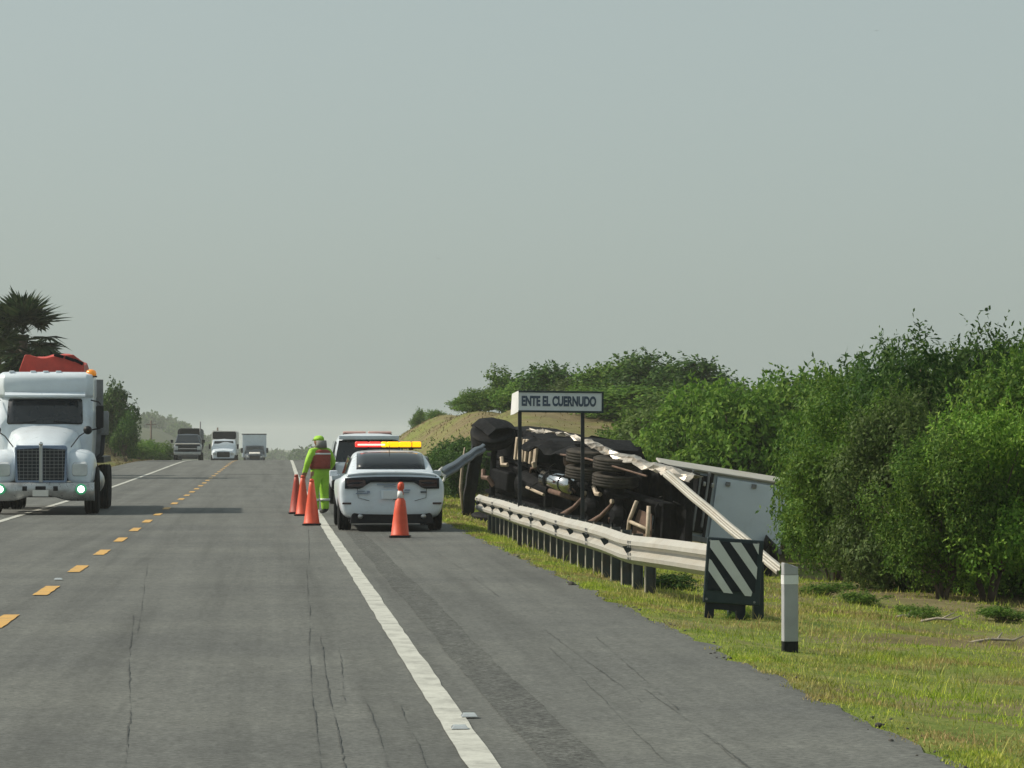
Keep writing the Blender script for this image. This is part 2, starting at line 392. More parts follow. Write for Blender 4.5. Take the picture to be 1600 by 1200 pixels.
def paint(name, col, wear):
    m = bpy.data.materials.new(name); m.use_nodes = True; nt = m.node_tree; b = nt.nodes['Principled BSDF']
    v = coords(nt, True)
    k = ramp(nt, noise(nt, v, 3.0, 7, .75), [(.47, (0, 0, 0)), (.66, (wear,) * 3)])
    c = mixc(nt, k, ramp(nt, noise(nt, v, 1.1, 4), [(.3, tuple(x * .86 for x in col)), (.7, col)]), (.13, .13, .12))
    g = ramp(nt, noise(nt, v, 40, 3, .8), [(.3, (.86, .86, .86)), (.6, (1, 1, 1))])
    c = mixc(nt, 1.0, c, g, 'MULTIPLY')
    nt.links.new(c, b.inputs['Base Color']); b.inputs['Roughness'].default_value = .65
    return m
M['linewhite'] = paint('white_road_paint', (.52, .53, .49), .62)
M['lineyellow'] = paint('yellow_road_paint', (.62, .36, .085), .5)

# ---------------------------------------------------------------- ground and road
def spaced(segs):
    out = []
    for a, b_, st in segs:
        out += list(np.arange(a, b_, st))
    return np.array(out + [segs[-1][1]])
gx = spaced([(-1500, -300, 200), (-300, -60, 24), (-60, -14, 3), (-14, -8.6, .6), (-8.6, -7.6, .25), (-7.6, 3.0, 2.65), (3.0, 4.2, .12), (4.2, 9, .25), (9, 18, .5), (18, 40, 2), (40, 120, 10), (120, 1500, 138)])
gy = spaced([(-40, 10, 5), (10, 45, .25), (45, 80, .5), (80, 240, 1.5), (240, 480, 6), (480, 1000, 20), (1000, 3000, 100)])
X, Y = np.meshgrid(gx, gy)
XW = X + ro(Y)
Z = ground_z(XW, Y)
V = np.stack([XW, Y, Z], -1).reshape(-1, 3)
nx, ny = len(gx), len(gy)
i0 = (np.arange(ny - 1)[:, None] * nx + np.arange(nx - 1)[None, :]).ravel()
ground = link(bpy.data.objects.new('ground', np_mesh('ground', V, np.stack([i0, i0 + 1, i0 + 1 + nx, i0 + nx], 1), M['ground'], True)))
tag(ground, kind='structure')

ry = spaced([(-40, 10, 5), (10, 90, .35), (90, 340, 2), (340, 1500, 20)])
def strip(name, xl, xr, ys, dz, m, parent=None, jag=0.0, mid=0):
    """a sheet that follows the road; xl and xr may be arrays over ys"""
    xl = np.broadcast_to(np.asarray(xl, float), ys.shape); xr = np.broadcast_to(np.asarray(xr, float), ys.shape)
    if jag:
        xl = xl + jag * RNG.normal(size=ys.shape); xr = xr + jag * RNG.normal(size=ys.shape)
    cols = mid + 2
    ts = np.linspace(0, 1, cols)
    xx = xl[:, None] * (1 - ts) + xr[:, None] * ts + ro(ys)[:, None]
    zz = np.broadcast_to((rz(ys) + dz)[:, None], xx.shape); yy = np.broadcast_to(ys[:, None], xx.shape)
    V = np.stack([xx, yy, zz], -1).reshape(-1, 3)
    i0 = (np.arange(len(ys) - 1)[:, None] * cols + np.arange(cols - 1)[None, :]).ravel()
    return link(bpy.data.objects.new(name, np_mesh(name, V, np.stack([i0, i0 + 1, i0 + 1 + cols, i0 + cols], 1), m)), parent)
edge = EDGE_R + .05 * np.sin(ry * 1.9) * np.sin(ry * .37) + .035 * RNG.normal(size=ry.shape)
road = tag(strip('road', EDGE_L, edge, ry, 0.0, M['asphalt'], mid=4), kind='structure')
my = spaced([(8, 90, .5), (90, 420, 3)])
strip('edge_line', 1.00, 1.165, my, .008, M['linewhite'], road, jag=.004)
strip('edge_line', -5.36, -5.21, my, .008, M['linewhite'], road, jag=.004)
k = 0
y0 = 27.4 - 3 * 5.47
while y0 < 330:
    ys = np.linspace(y0 - .97, y0 + .97, 9)
    strip('centre_dash', -2.455, -2.30, ys, .008, M['lineyellow'], road, jag=.004); y0 += 5.47
ys = spaced([(8, 110, .3)])
strip('dark_seam_strip', 1.385 + .010 * np.sin(ys * .5) + .006 * np.sin(ys * 1.3), 1.685 + .012 * np.sin(ys * .43 + 1) + .006 * np.sin(ys * 1.7), ys, .004, M['asphalt_dark'], road, jag=.005)
strip('crack', 1.715 + .012 * np.sin(ys * .43 + 1) + .006 * np.sin(ys * 1.7), 1.728 + .012 * np.sin(ys * .43 + 1) + .006 * np.sin(ys * 1.7), ys[ys < 60], .006, M['tar'], road) if False else None
def crack(pts, w0):
    g = [G(*p) for p in pts]
    yy = np.array([p.y for p in g]); xx = np.array([p.x for p in g]); o_ = np.argsort(yy); yy, xx = yy[o_], xx[o_]
    ys = np.arange(yy[0], yy[-1], .12)
    if len(ys) < 3: return
    xc = np.interp(ys, yy, xx) + .0022 * np.cumsum(RNG.normal(size=ys.shape)) + .0025 * RNG.normal(size=ys.shape)
    w = .62 * w0 * np.clip(.6 + .5 * np.sin(ys * 1.7 + w0 * 900) + .35 * RNG.normal(size=ys.shape), .08, 1.6)
    w[0] = w[-1] = .001
    strip('crack', xc - w / 2, xc + w / 2, ys, .005, M['tar'], road)
for pts, w in (([(480, 885), (490, 1090), (503, 1225)], .010), ([(499, 985), (512, 1075), (540, 1215)], .013), ([(527, 1007), (540, 1097)], .009),
               ([(568, 1095), (588, 1140), (610, 1210)], .010), ([(625, 1100), (655, 1165), (672, 1215)], .008), ([(484, 800), (482, 880)], .012),
               ([(203, 960), (202, 1033), (194, 1215)], .011), ([(232, 880), (214, 990)], .008), ([(670, 854), (725, 893), (779, 932)], .012),
               ([(835, 972), (920, 1035), (1005, 1100)], .011), ([(930, 995), (985, 1045), (1060, 1110)], .010), ([(1100, 1145), (1190, 1215)], .016),
               ([(1010, 1075), (1090, 1135), (1150, 1190)], .008), ([(930, 880), (1000, 960)], .006), ([(860, 1010), (960, 1110), (1040, 1190)], .007)):
    crack(pts, w)
def cross_seam(y, x0, x1, w):
    ys = np.array([y, y + w]); strip('cross_seam', x0, x1, ys, .006, M['tar'], road)
cross_seam(130.0, -2.2, 1.9, .5)
cross_seam(41.5, -2.0, .2, .02); cross_seam(33.3, -.9, .4, .02)

# far treeline and hazy hill on the horizon beyond the crest are built with the trees

# ---------------------------------------------------------------- foliage
def leaf_cloud(twigs, per, L, W, rng, droop=.25):
    """twigs: (n,6) start, end; leaves set along them. Returns V,F arrays of quads"""
    n = len(twigs); t = rng.random((n, per)) * .95 + .05
    s, e = twigs[:, None, :3], twigs[:, None, 3:]
    p = s + (e - s) * t[..., None]
    d = (e - s) / (np.linalg.norm(e - s, axis=-1, keepdims=True) + 1e-6)
    r = rng.normal(size=(n, per, 3)); r[..., 2] -= droop
    dirn = d * .55 + r * .75; dirn /= np.linalg.norm(dirn, axis=-1, keepdims=True)
    side = np.cross(dirn, rng.normal(size=(n, per, 3))); side /= np.linalg.norm(side, axis=-1, keepdims=True) + 1e-6
    ll = L * (.6 + .8 * rng.random((n, per, 1))); ww = W * (.7 + .6 * rng.random((n, per, 1)))
    a = p; b_ = p + dirn * ll * .5 + side * ww * .5; c_ = p + dirn * ll; d_ = p + dirn * ll * .5 - side * ww * .5
    V = np.stack([a, b_, c_, d_], 2).reshape(-1, 3); Fq = np.arange(len(V)).reshape(-1, 4)
    return V, Fq
def crown_parts(seed, R, H, base, clumps, per, L, W, cr=.42, shoots=0, low=.1, sprig=.22):
    """uneven crown: leafy clumps round the ends of the limbs; leaves of a clump face outwards from it, gaps stay between clumps"""
    rng = np.random.default_rng(seed)
    lumps = rng.normal(size=(5, 3)); lumps /= np.linalg.norm(lumps, axis=1, keepdims=True); amp = .10 + .30 * rng.random(5)
    cs = []
    for i in range(clumps):
        u = rng.normal(size=3); u /= np.linalg.norm(u)
        if u[2] < -.9: u[2] *= -.4
        k = .80 + (np.clip(lumps @ u, 0, 1) ** 3 @ amp)
        rad = k * (.35 + .65 * rng.random() ** .5) * .86
        c = np.array([u[0] * R * rad, u[1] * R * rad, base + H * .5 + u[2] * H * .5 * rad])
        r = cr * (.55 + .75 * rng.random())
        c[2] = max(c[2], low + r * .55)
        cs.append((c, u, r))
    P_, N_ = [], []
    for c, u, r in cs:
        n = int(per * (r / cr) ** 2)
        d = rng.normal(size=(n, 3)); d /= np.linalg.norm(d, axis=1, keepdims=True)
        wv = 1 + .22 * np.sin(d @ rng.normal(size=3) * 4 + rng.random() * 6) + .16 * np.sin(d @ rng.normal(size=3) * 7)
        p = c + d * (r * wv * (.62 + .48 * rng.random(n) ** .6))[:, None] * np.array([1, 1, .82])
        nn = d * .9 + rng.normal(size=(n, 3)) * .42 + np.array([0, 0, .25])
        P_.append(p); N_.append(nn)
    p = np.concatenate(P_); nn = np.concatenate(N_); nn /= np.linalg.norm(nn, axis=1, keepdims=True)
    n = len(p); t = np.cross(nn, rng.normal(size=(n, 3))); t /= np.linalg.norm(t, axis=1, keepdims=True) + 1e-6; b_ = np.cross(nn, t)
    ll = L * (.6 + .8 * rng.random((n, 1))); ww = W * (.7 + .6 * rng.random((n, 1)))
    V1 = np.stack([p - t * ll * .5, p + b_ * ww * .5, p + t * ll * .5 - nn * ll * .12, p - b_ * ww * .5], 1).reshape(-1, 3)
    tw = []
    for c, u, r in cs:                                                  # loose sprigs that break the outline
        m_ = max(2, int(per * sprig / 9)); dd = rng.normal(size=(m_, 3)) * .7 + u * .5 + np.array([0, 0, .3]); dd /= np.linalg.norm(dd, axis=1, keepdims=True)
        st = c + dd * r * .75; tw.append(np.concatenate([st, st + dd * r * (.35 + .55 * rng.random((m_, 1)))], 1))
    for i in range(shoots):                                             # thin wispy shoots out of the top
        a = rng.random() * 6.283; rr = R * .7 * math.sqrt(rng.random())
        st = np.array([math.cos(a) * rr, math.sin(a) * rr, base + H * (.80 + .08 * rng.random())])
        e = st + np.array([.10 + rng.normal() * .10, rng.normal() * .10, .22 + .30 * rng.random()]) * (R / 1.4)
        tw.append(np.repeat(np.concatenate([st, e])[None], 3, 0))
    V2, _ = leaf_cloud(np.concatenate(tw), 9, L * .9, W * .8, rng)
    V = np.concatenate([V1, V2]); V[:, 2] = np.maximum(V[:, 2], .02)
    leaves = np_mesh('crown', V, np.arange(len(V)).reshape(-1, 4), M['leaf_mid'])
    mb = MB(); nst = 3
    for sidx in range(nst):
        a = 6.283 * sidx / nst + rng.random(); fork = Vector((math.cos(a) * R * .18, math.sin(a) * R * .18, base * .6 + H * .16))
        r0 = .034 * R * (.8 + .4 * rng.random())
        mb.tube([(math.cos(a) * .05, math.sin(a) * .05, -.12), (fork * .5).to_tuple(), fork], [r0 * 1.3, r0, r0 * .8], 7)
        for c, u, r in cs[sidx::nst][:9]:
            c = Vector(c); mid = fork.lerp(c, .5) + Vector((0, 0, -.08 * R))
            mb.tube([fork, mid, c], [r0 * .6, r0 * .36, r0 * .14], 5)
    tr = mb.build('trunk', M['bark'], None, smooth=True); trunk_me = tr.data; bpy.data.objects.remove(tr)
    return leaves, trunk_me, float(np.percentile(V[:, 2], 99.6))
NEAR = [crown_parts(100 + i, 1.45, 3.0, .0, 52, 640, .080, .036, .40, 7, low=.05) for i in range(4)]
MID = [crown_parts(200 + i, 1.5, 2.9, .0, 40, 330, .13, .065, .46, 5, low=.05) for i in range(3)]
FAR = [crown_parts(300 + i, 1.5, 2.7, .05, 30, 200, .18, .10, .52, 2, low=.05) for i in range(3)]
BUSH = [crown_parts(400 + i, .7, .8, .05, 20, 150, .08, .035, .22, 3, low=.04) for i in range(2)]
def tree(name, var, x, y, s, h, m, label, group, rot=0.0, cat='tree', sink=.06):
    t = empty(name, (x, y, gz(x, y) - sink), rot, label, cat, group)
    t.scale = (s, s, h)
    for nm, me in zip(('crown', 'trunk'), var[:2]):
        o = link(bpy.data.objects.new(nm, me), t)
        if nm == 'crown':
            o.material_slots[0].link = 'OBJECT'; o.material_slots[0].material = M[m]
    return t
def tree_at(px, top, D, var, s, m, name, label, group, rot=0.0, cat='tree', unit=None, dx=0):
    unit = var[2]
    """a tree whose top is at pixel (px, top), D metres down the road"""
    p = P(px, top, D); x = p.x + dx; g = gz(x, D)
    return tree(name, var, x, D, s, max(.35, (p.z - g) / unit), m, label, group, rot, cat)

gN = 'green trees and scrub at the foot of the verge'
near_specs = [  # pixel x, pixel of the top, distance, variant, spread, leaf, label
    (1302, 650, 44.5, 0, .62, 'leaf_mid', 'low leafy green shrub hiding the far end of the white trailer'),
    (1345, 590, 42.5, 1, .80, 'leaf_bright', 'bright green shrub behind the white delineator post'),
    (1318, 560, 49.0, 2, .92, 'leaf_mid', 'taller green tree rising just right of the white trailer'),
    (1420, 600, 39.5, 3, .82, 'leaf_olive', 'bushy green tree with foliage down to the grass, in front of the thicket'),
    (1395, 530, 46.5, 0, 1.0, 'leaf_dark', 'dark green tree with ragged top in the middle of the roadside thicket'),
    (1500, 498, 43.0, 1, 1.05, 'leaf_dark', 'tallest dark tree with thin upright shoots against the sky'),
    (1545, 610, 37.5, 2, .80, 'leaf_bright', 'light green tree with dark trunk base beside bare soil'),
    (1590, 535, 40.5, 3, 1.0, 'leaf_mid', 'green tree cut off by the right edge of the picture'),
    (1470, 650, 37.2, 0, .62, 'leaf_mid', 'small green shrub at the front of the thicket above the grass'),
    (1620, 520, 46.0, 1, 1.1, 'leaf_dark', 'dark tree behind the others at the right edge of the picture'),
    (1690, 560, 39.0, 2, 1.1, 'leaf_mid', 'green tree just past the right edge of the picture'),
    (1450, 545, 52.0, 3, 1.0, 'leaf_olive', 'green tree seen between the ragged tops of the thicket'),
    (1570, 520, 53.0, 0, 1.1, 'leaf_dark', 'dark tree deep in the thicket below the upright shoots'),
]
for i, (px, tp, D, v_, s, m_, lab) in enumerate(near_specs):
    tree_at(px, tp + 16, D, NEAR[v_], s, m_, 'roadside_tree', lab, gN, rot=i * 1.7)
gM = 'mid-distance trees along the gully'
mid_specs = [
    (1240, 583, 72.0, 0, 1.25, 'leaf_mid', 'green tree above the bright upper edge of the white trailer'),
    (1165, 598, 70.0, 1, 1.25, 'leaf_bright', 'bright green tree behind the overturned truck and the trailer'),
    (1200, 640, 70.0, 2, .95, 'leaf_bright', 'low bright green tree directly behind the trailer roof edge'),
    (1110, 600, 76.0, 2, 1.3, 'leaf_bright', 'broad light green tree right of the bridge sign'),
    (1050, 622, 80.0, 0, 1.2, 'leaf_olive', 'green tree behind the crumpled silver strip of the wreck'),
    (1000, 640, 84.0, 1, 1.0, 'leaf_bright', 'rounded light green tree beside the brown bank'),
    (1310, 575, 70.0, 1, 1.3, 'leaf_mid', 'green tree in the second row behind the trailer end'),
    (1080, 655, 74.0, 1, .95, 'leaf_mid', 'low green tree right behind the lifted wreck edge'),
    (1000, 690, 76.0, 2, .8, 'leaf_mid', 'low dark shrub behind the rear axles of the wreck'),
    (1270, 600, 74.0, 2, 1.5, 'leaf_olive', 'wide green tree at the back of the gully thicket'),
    (1400, 560, 70.0, 0, 1.7, 'leaf_dark', 'dark wide tree far behind the roadside thicket'),
    (1530, 545, 72.0, 1, 1.8, 'leaf_mid', 'wide green tree far behind the upright shoots'),
    (965, 672, 90.0, 0, 1.0, 'leaf_mid', 'green tree at the foot of the brown bank, right of the sign post'),
    (1160, 640, 82.0, 0, 1.3, 'leaf_mid', 'green tree in the gap behind the crumpled truck tail'),
]
for i, (px, tp, D, v_, s, m_, lab) in enumerate(mid_specs):
    tree_at(px, tp, D, MID[v_], s, m_, 'gully_tree', lab, gM, rot=i * 2.1)
gR = 'trees along the top of the brown bank'
ridge = [
    (728, 632, 150, 0, .70, 'leaf_mid', 'first low tree at the left end of the bank top'),
    (752, 606, 148, 1, .80, 'leaf_mid', 'second tree of the bank, stepping up from the left end'),
    (788, 573, 146, 2, .95, 'leaf_mid', 'pointed green tree above the left end of the bridge sign'),
    (822, 590, 143, 0, 1.1, 'leaf_mid', 'green tree directly above the middle of the bridge sign'),
    (858, 566, 142, 1, 1.1, 'leaf_dark', 'dark tree top above the right half of the bridge sign'),
    (900, 580, 140, 2, 1.2, 'leaf_olive', 'green tree above the right end of the bridge sign'),
    (945, 566, 138, 0, 1.2, 'leaf_mid', 'tree on the bank just right of the bridge sign'),
    (985, 553, 136, 1, 1.3, 'leaf_mid', 'tall rounded tree in the middle of the bank top'),
    (1030, 552, 134, 2, 1.4, 'leaf_dark', 'broad tall tree near the right end of the bank top'),
    (1078, 556, 132, 0, 1.4, 'leaf_dark', 'darkest tall tree at the right end of the bank top'),
    (1000, 600, 118, 1, 1.5, 'leaf_mid', 'green tree lower down in front of the bank top trees'),
    (1065, 598, 112, 2, 1.5, 'leaf_mid', 'green tree on the bank between the tall trees and the gully'),
    (1130, 598, 112, 1, 1.5, 'leaf_mid', 'pale green tree at the outer end of the bank'),
    (930, 606, 122, 2, 1.3, 'leaf_bright', 'light green tree above the brown soil patch'),
]
for i, (px, tp, D, v_, s, m_, lab) in enumerate(ridge):
    tree_at(px, tp, D, FAR[v_], s, m_, 'bank_tree', lab, gR, rot=i * 1.3, unit=2.6)
for i, (px, tp, D, s, lab) in enumerate([(655, 638, 205, .50, 'hazy grey green shrub on the bank top, left one of a pair'),
                                         (682, 639, 200, .58, 'hazy grey green shrub on the bank top, right one of a pair')]):
    tree_at(px, tp, D, FAR[i], s, 'leaf_mid', 'bank_shrub', lab, 'hazy shrubs on the bank top', rot=i, cat='shrub', unit=2.6)
gS = 'dark shrubs on the face of the brown bank'
for i, (px, tp, D, s, lab) in enumerate([(690, 700, 99, .62, 'dark shrub on the bank face above the police car boot'), (712, 686, 97, .75, 'dark shrub on the bank face, middle of three'),
                                         (738, 682, 95, .75, 'dark shrub on the bank face beside the wrecked front wheel'), (676, 713, 96, .45, 'small dark shrub low on the bank behind the police car roof'),
                                         (722, 706, 90, .6, 'dark shrub at the foot of the bank behind the torn beam')]):
    tree_at(px, tp, D, MID[i % 3], s, 'leaf_dark', 'dark_shrub', lab, gS, rot=i * 2.0, cat='shrub', unit=2.75)
# left side
tree_at(178, 597, 182, FAR[0], .95, 'leaf_dark', 'dark_tree', 'tall dark tree right of the white lorry on the left roadside', 'dark trees on the left roadside', unit=2.6)
tree_at(158, 615, 186, FAR[1], .9, 'leaf_dark', 'dark_tree', 'dark tree partly hidden behind the white lorry cab', 'dark trees on the left roadside', rot=2, unit=2.6)
tree_at(196, 640, 180, FAR[2], .55, 'leaf_dark', 'dark_tree', 'shorter dark tree at the right edge of the dark clump', 'dark trees on the left roadside', rot=1, unit=2.6)
for i, (px, tp, D, s, lab) in enumerate([(232, 686, 215, .9, 'low bright shrub on the left roadside before the dark pickup'), (250, 690, 222, .8, 'low bright shrub nearest the dark pickup'),
                                         (216, 690, 208, .7, 'low bright shrub beside the wooden pole')]):
    tree_at(px, tp, D, FAR[(i + 1) % 3], s, 'leaf_bright', 'left_shrub'.replace('left_', 'verge_'), lab, 'low shrubs on the left verge', rot=i, cat='shrub', unit=2.6)
# far hazy wood: one mass on the low hill to the left and specks on the horizon
rng = np.random.default_rng(9)
Vs, Fs, n0 = [], [], 0
for k in range(118):
    if k < 90:
        x = -120 + 100 * rng.random(); y = 1020 + 280 * rng.random()
    elif k < 110:
        x = -40 + 75 * rng.random(); y = 1250 + 500 * rng.random()
    else:
        x = 5 + 14 * rng.random(); y = 880 + 120 * rng.random()
    g = gz(x, y); R = (3.0 + 2.6 * rng.random()) * (1.35 if k >= 110 else 1); nn = 110
    u = rng.normal(size=(nn, 3)); u /= np.linalg.norm(u, axis=1, keepdims=True); u[:, 2] = np.abs(u[:, 2])
    st = np.array([x, y, g + .3]) + u * R * np.array([1, 1, .95]) * (rng.random((nn, 1)) ** .4)
    V, Fq = leaf_cloud(np.concatenate([st, st + u * .9], 1), 6, 1.2, .9, rng)
    Vs.append(V); Fs.append(Fq + n0); n0 += len(V)
wood = link(bpy.data.objects.new('distant_wood', np_mesh('distant_wood', np.concatenate(Vs), np.concatenate(Fs), M['leaf_dark'])))
tag(wood, 'hazy blue green wood far off beyond the crest of the road', 'wood', kind='stuff')

# palm: fan leaves, each a part
def fan_mesh(m_, seed):
    rng = np.random.default_rng(seed); V, Fq = [], []
    V += [(0, 0, 0), (.02, 0, .015), (.55, .012, .06), (.55, -.012, .06)]; Fq.append((0, 1, 2, 3))
    n = 17
    for i in range(n):
        a = math.radians(-118 + 236 * i / (n - 1)); L = .62 * (.8 + .3 * rng.random()) * (1 - .25 * abs(a) / 2)
        d = np.array([math.cos(a), math.sin(a), -.12 + .10 * rng.normal()]); s = np.array([-math.sin(a), math.cos(a), 0])
        p = np.array([.53, 0, .06]); k = len(V)
        V += [tuple(p), tuple(p + d * L * .5 + s * .042), tuple(p + d * L + np.array([0, 0, -.12 * rng.random()])), tuple(p + d * L * .5 - s * .042)]
        Fq.append((k, k + 1, k + 2, k + 3))
    return np_mesh('frond', np.array(V), np.array(Fq), m_)
fan, fan_dry = fan_mesh(M['leaf_palm'], 1), fan_mesh(M['leaf_dry'], 2)
def palm(px, top, D, s, label, nf, hcrown):
    p = P(px, top, D); g = gz(p.x, D); H = (p.z - g)
    t = empty('fan_palm', (p.x, D, g - .05), 0, label, 'palm tree', 'fan palms behind the white lorry')
    hc = H - 1.0 * s
    MB().tube([(0, 0, 0), (.05, 0, hc * .5), (0, .03, hc)], [.26, .2, .17], 10).build('trunk', M['bark'], t, smooth=True)
    rng = random.Random(int(px) + 5)
    for i in range(nf):
        a = rng.random() * 6.283; el = math.radians(rng.choice([75, 50, 30, 10, -12, -35, -55, -66, -72, -76, -78]) + rng.uniform(-9, 9))
        dry = el < math.radians(-55)
        o = link(bpy.data.objects.new('frond', fan_dry if dry else fan), t)
        zz = hc - (rng.random() * hcrown if el < .45 else 0)
        o.location = (0, 0, zz); o.rotation_euler = (rng.uniform(-.5, .5), -el, a); k_ = s * rng.uniform(.85, 1.15); o.scale = (k_, k_, k_)
    return t
palm(36, 461, 122, 1.55, 'tall shaggy fan palm standing above the roof of the white lorry', 230, 2.6)
palm(-4, 500, 128, 1.55, 'shaggy fan palm at the left edge of the picture', 210, 2.6)

# ---------------------------------------------------------------- vehicle helpers
def wheel(parent, c, r, w, rim_m, axis='X', tread=True, out=1):
    """tyre with rounded shoulders and grooves, rim as its sub-part"""
    mb = MB(); h = w / 2
    prof = [(-h * .8, r * .62), (-h, r * .74), (-h * .97, r * .90), (-h * .8, r * .985)]
    if tread:
        for g_ in (-.45, 0, .45):
            prof += [(h * (g_ - .14), r), (h * (g_ - .08), r * .975), (h * (g_ + .08), r * .975), (h * (g_ + .14), r)]
    prof += [(h * .8, r * .985), (h * .97, r * .90), (h, r * .74), (h * .8, r * .62)]
    mb.lathe(prof, (0, 0, 0), axis, 30)
    t = mb.build('wheel', M['rubber'], parent, smooth=True); t.location = c
    rm = MB(); rm.lathe([(-h * .78, r * .615), (h * .72 * out, r * .615), (h * .80 * out, r * .58), (h * .35 * out, r * .50), (h * .30 * out, r * .22), (h * .62 * out, r * .17), (h * .62 * out, r * .02)], (0, 0, 0), axis, 24)
    for k_ in range(5):
        a = 6.283 * k_ / 5; ca, sa = math.cos(a) * r * .36, math.sin(a) * r * .36
        c2 = {'X': (h * .42 * out, ca, sa), 'Y': (ca, h * .42 * out, sa), 'Z': (ca, sa, h * .42 * out)}[axis]
        rm.box(c2, (r * .16, r * .16, r * .16))
    rm.build('rim', rim_m, t, smooth=False)
    return t
def rrect(x0, x1, z0, z1, r, n=4):
    pts = []
    for cx, cz, a0 in ((x1 - r, z0 + r, -90), (x1 - r, z1 - r, 0), (x0 + r, z1 - r, 90), (x0 + r, z0 + r, 180)):
        for k_ in range(n + 1):
            a = math.radians(a0 + 90 * k_ / n); pts.append((cx + r * math.cos(a), cz + r * math.sin(a)))
    return pts
def mirror_prof(half):
    """half profile (x,z) from bottom middle to top middle -> closed ring"""
    return half + [(-x, z) for x, z in reversed(half) if x > 1e-6]
def body_loft(stations):
    """stations: (y, half profile)"""
    mb = MB(); mb.loft([[Vector((x, y, z)) for x, z in mirror_prof(h)] for y, h in stations]); return mb

# ---------------------------------------------------------------- white police saloon (rear towards the camera)
def police_saloon():
    g = empty('police_car', (2.20, 53.25, 0.0), 0, 'white police saloon with lit red and amber light bar parked on the shoulder', 'car')
    def hp(w, zb, zt, top=.60, lw=.0):
        return [(0, zb), (w * .80 - lw, zb), (w * .93, zb + .10), (w * .985, .52), (w, .74), (w * .985, .88), (w * .90, zt - .05), (w * .72, zt), (w * top * .5, zt + .015), (0, zt + .02)]
    st = [(0.03, hp(.885, .36, .98)), (0.0 + .10, hp(.93, .24, 1.03)), (.35, hp(.95, .20, 1.06)), (1.08, hp(.955, .19, 1.045)), (2.0, hp(.93, .18, 1.0)), (3.2, hp(.93, .18, .97)),
          (4.13, hp(.945, .19, .93)), (4.75, hp(.92, .22, .84)), (4.98, hp(.80, .30, .72))]
    body = body_loft(st).build('body', M['white'], g, smooth=True, sub=2)
    cs = []
    for yy in (1.08, 4.13):
        for sx in (-1, 1):
            cs.append(MB().lathe([(-.2, .405), (.2, .405)], (sx * .93, yy, .345), 'X', 28))
    cs.append(MB().prism([(-.76, .05), (-.70, .30), (-.58, .415), (.58, .415), (.70, .30), (.76, .05)], -.2, .5))
    cut(body, cs)
    # greenhouse: pillars and roof
    def gp(wb, zb, wt, zt):
        return [(0, zb), (wb, zb), (wb * .985, zb + .03), (wt + (wb - wt) * .28, zb + (zt - zb) * .72), (wt, zt - .05), (wt * .86, zt - .005), (wt * .4, zt + .012), (0, zt + .016)]
    rs = [(.42, gp(.80, .96, .76, 1.035)), (.62, gp(.80, .96, .735, 1.13)), (.98, gp(.795, .96, .68, 1.30)), (1.35, gp(.79, .96, .635, 1.40)), (2.0, gp(.79, .96, .625, 1.435)), (2.8, gp(.79, .94, .625, 1.42)), (3.25, gp(.79, .92, .66, 1.26)), (3.75, gp(.79, .9, .72, .98))]
    body_loft(rs).build('roof', M['white'], g, smooth=True, sub=2)
    # rear glass follows the slope, a little proud
    mb = MB(); rows = []
    for t in np.linspace(0, 1, 6):
        y = .56 + .76 * t; z = 1.095 + .285 * math.sin(t * math.pi / 2) ** .9; w = .615 - .03 * t
        rows.append([Vector((x * w, y + .05 * abs(x) ** 2.5 - .035, z + .018 - .02 * abs(x) ** 4)) for x in np.linspace(-1, 1, 9)])
    mb.loft(rows, False, False); mb.build('rear_window', M['glass'], g, smooth=True, thick=.01)
    for sx in (-1, 1):
        mb = MB(); mb.loft([[Vector((sx * .80, 1.15, 1.02)), Vector((sx * .80, 3.4, .99))], [Vector((sx * .705, 1.45, 1.31)), Vector((sx * .705, 2.85, 1.33))]], False, False)
        mb.build('side_window', M['glass'], g, thick=.01)
        mb = MB(); mb.box((sx * .97, 3.05, 1.0), (.15, .10, .11)); mb.box((sx * .90, 3.07, .98), (.10, .05, .04)); mb.build('mirror', M['white'], g, bevel=.025)
    # tail lamp band across the whole width, drooping at the ends
    def rear_y(x): return .075 * abs(x / .9) ** 3.0
    mb = MB(); xs = np.linspace(-.835, .835, 27)
    prof = []
    for x in xs:
        a = abs(x); zt = .975 - .03 * (a / .83) ** 2; zb = .875 - .115 * float(sm(.36, .58, a))
        prof.append((x, zt, zb))
    rows = [[Vector((x, rear_y(x) - .028, zt)) for x, zt, zb in prof], [Vector((x, rear_y(x) - .045, (zt + zb) / 2)) for x, zt, zb in prof], [Vector((x, rear_y(x) - .028, zb)) for x, zt, zb in prof],
            [Vector((x, rear_y(x) + .10, zb)) for x, zt, zb in prof], [Vector((x, rear_y(x) + .10, zt)) for x, zt, zb in prof]]
    mb.loft(rows + [rows[0]], False, False); band = mb.build('tail_light_band', M['panelblack'], g, smooth=False)
    for sx in (-1, 1):
        mb = MB(); mb.loft([[Vector((sx * x, rear_y(x) - .046, z)) for x, z in rrect(.47, .80, .80, .915, .035)], [Vector((sx * x, rear_y(x) + .02, z)) for x, z in rrect(.47, .815, .815, .925, .035)]])
        mb.build('tail_light', M['lamp_red'], g)
    # boot lip spoiler, bumper crease, plate, decals, diffuser, exhausts
    mb = MB(); rows = []
    for dy, dz in ((0, 0), (-.05, .015), (-.05, .045), (.16, .035), (.16, 0)):
        rows.append([Vector((x, .09 + rear_y(x) * .8 + dy, 1.012 + dz - .05 * abs(x / .8) ** 3)) for x in np.linspace(-.78, .78, 15)])
    mb.loft(rows + [rows[0]], False, False); mb.build('boot_lip', M['white'], g, smooth=False, bevel=.006)
    MB().box((0, .012, .655), (.40, .03, .17)).build('plate_recess', M['white'], g, bevel=.02)
    MB().box((0, -.008, .655), (.31, .012, .15)).build('licence_plate', M['sign'], g, bevel=.004)
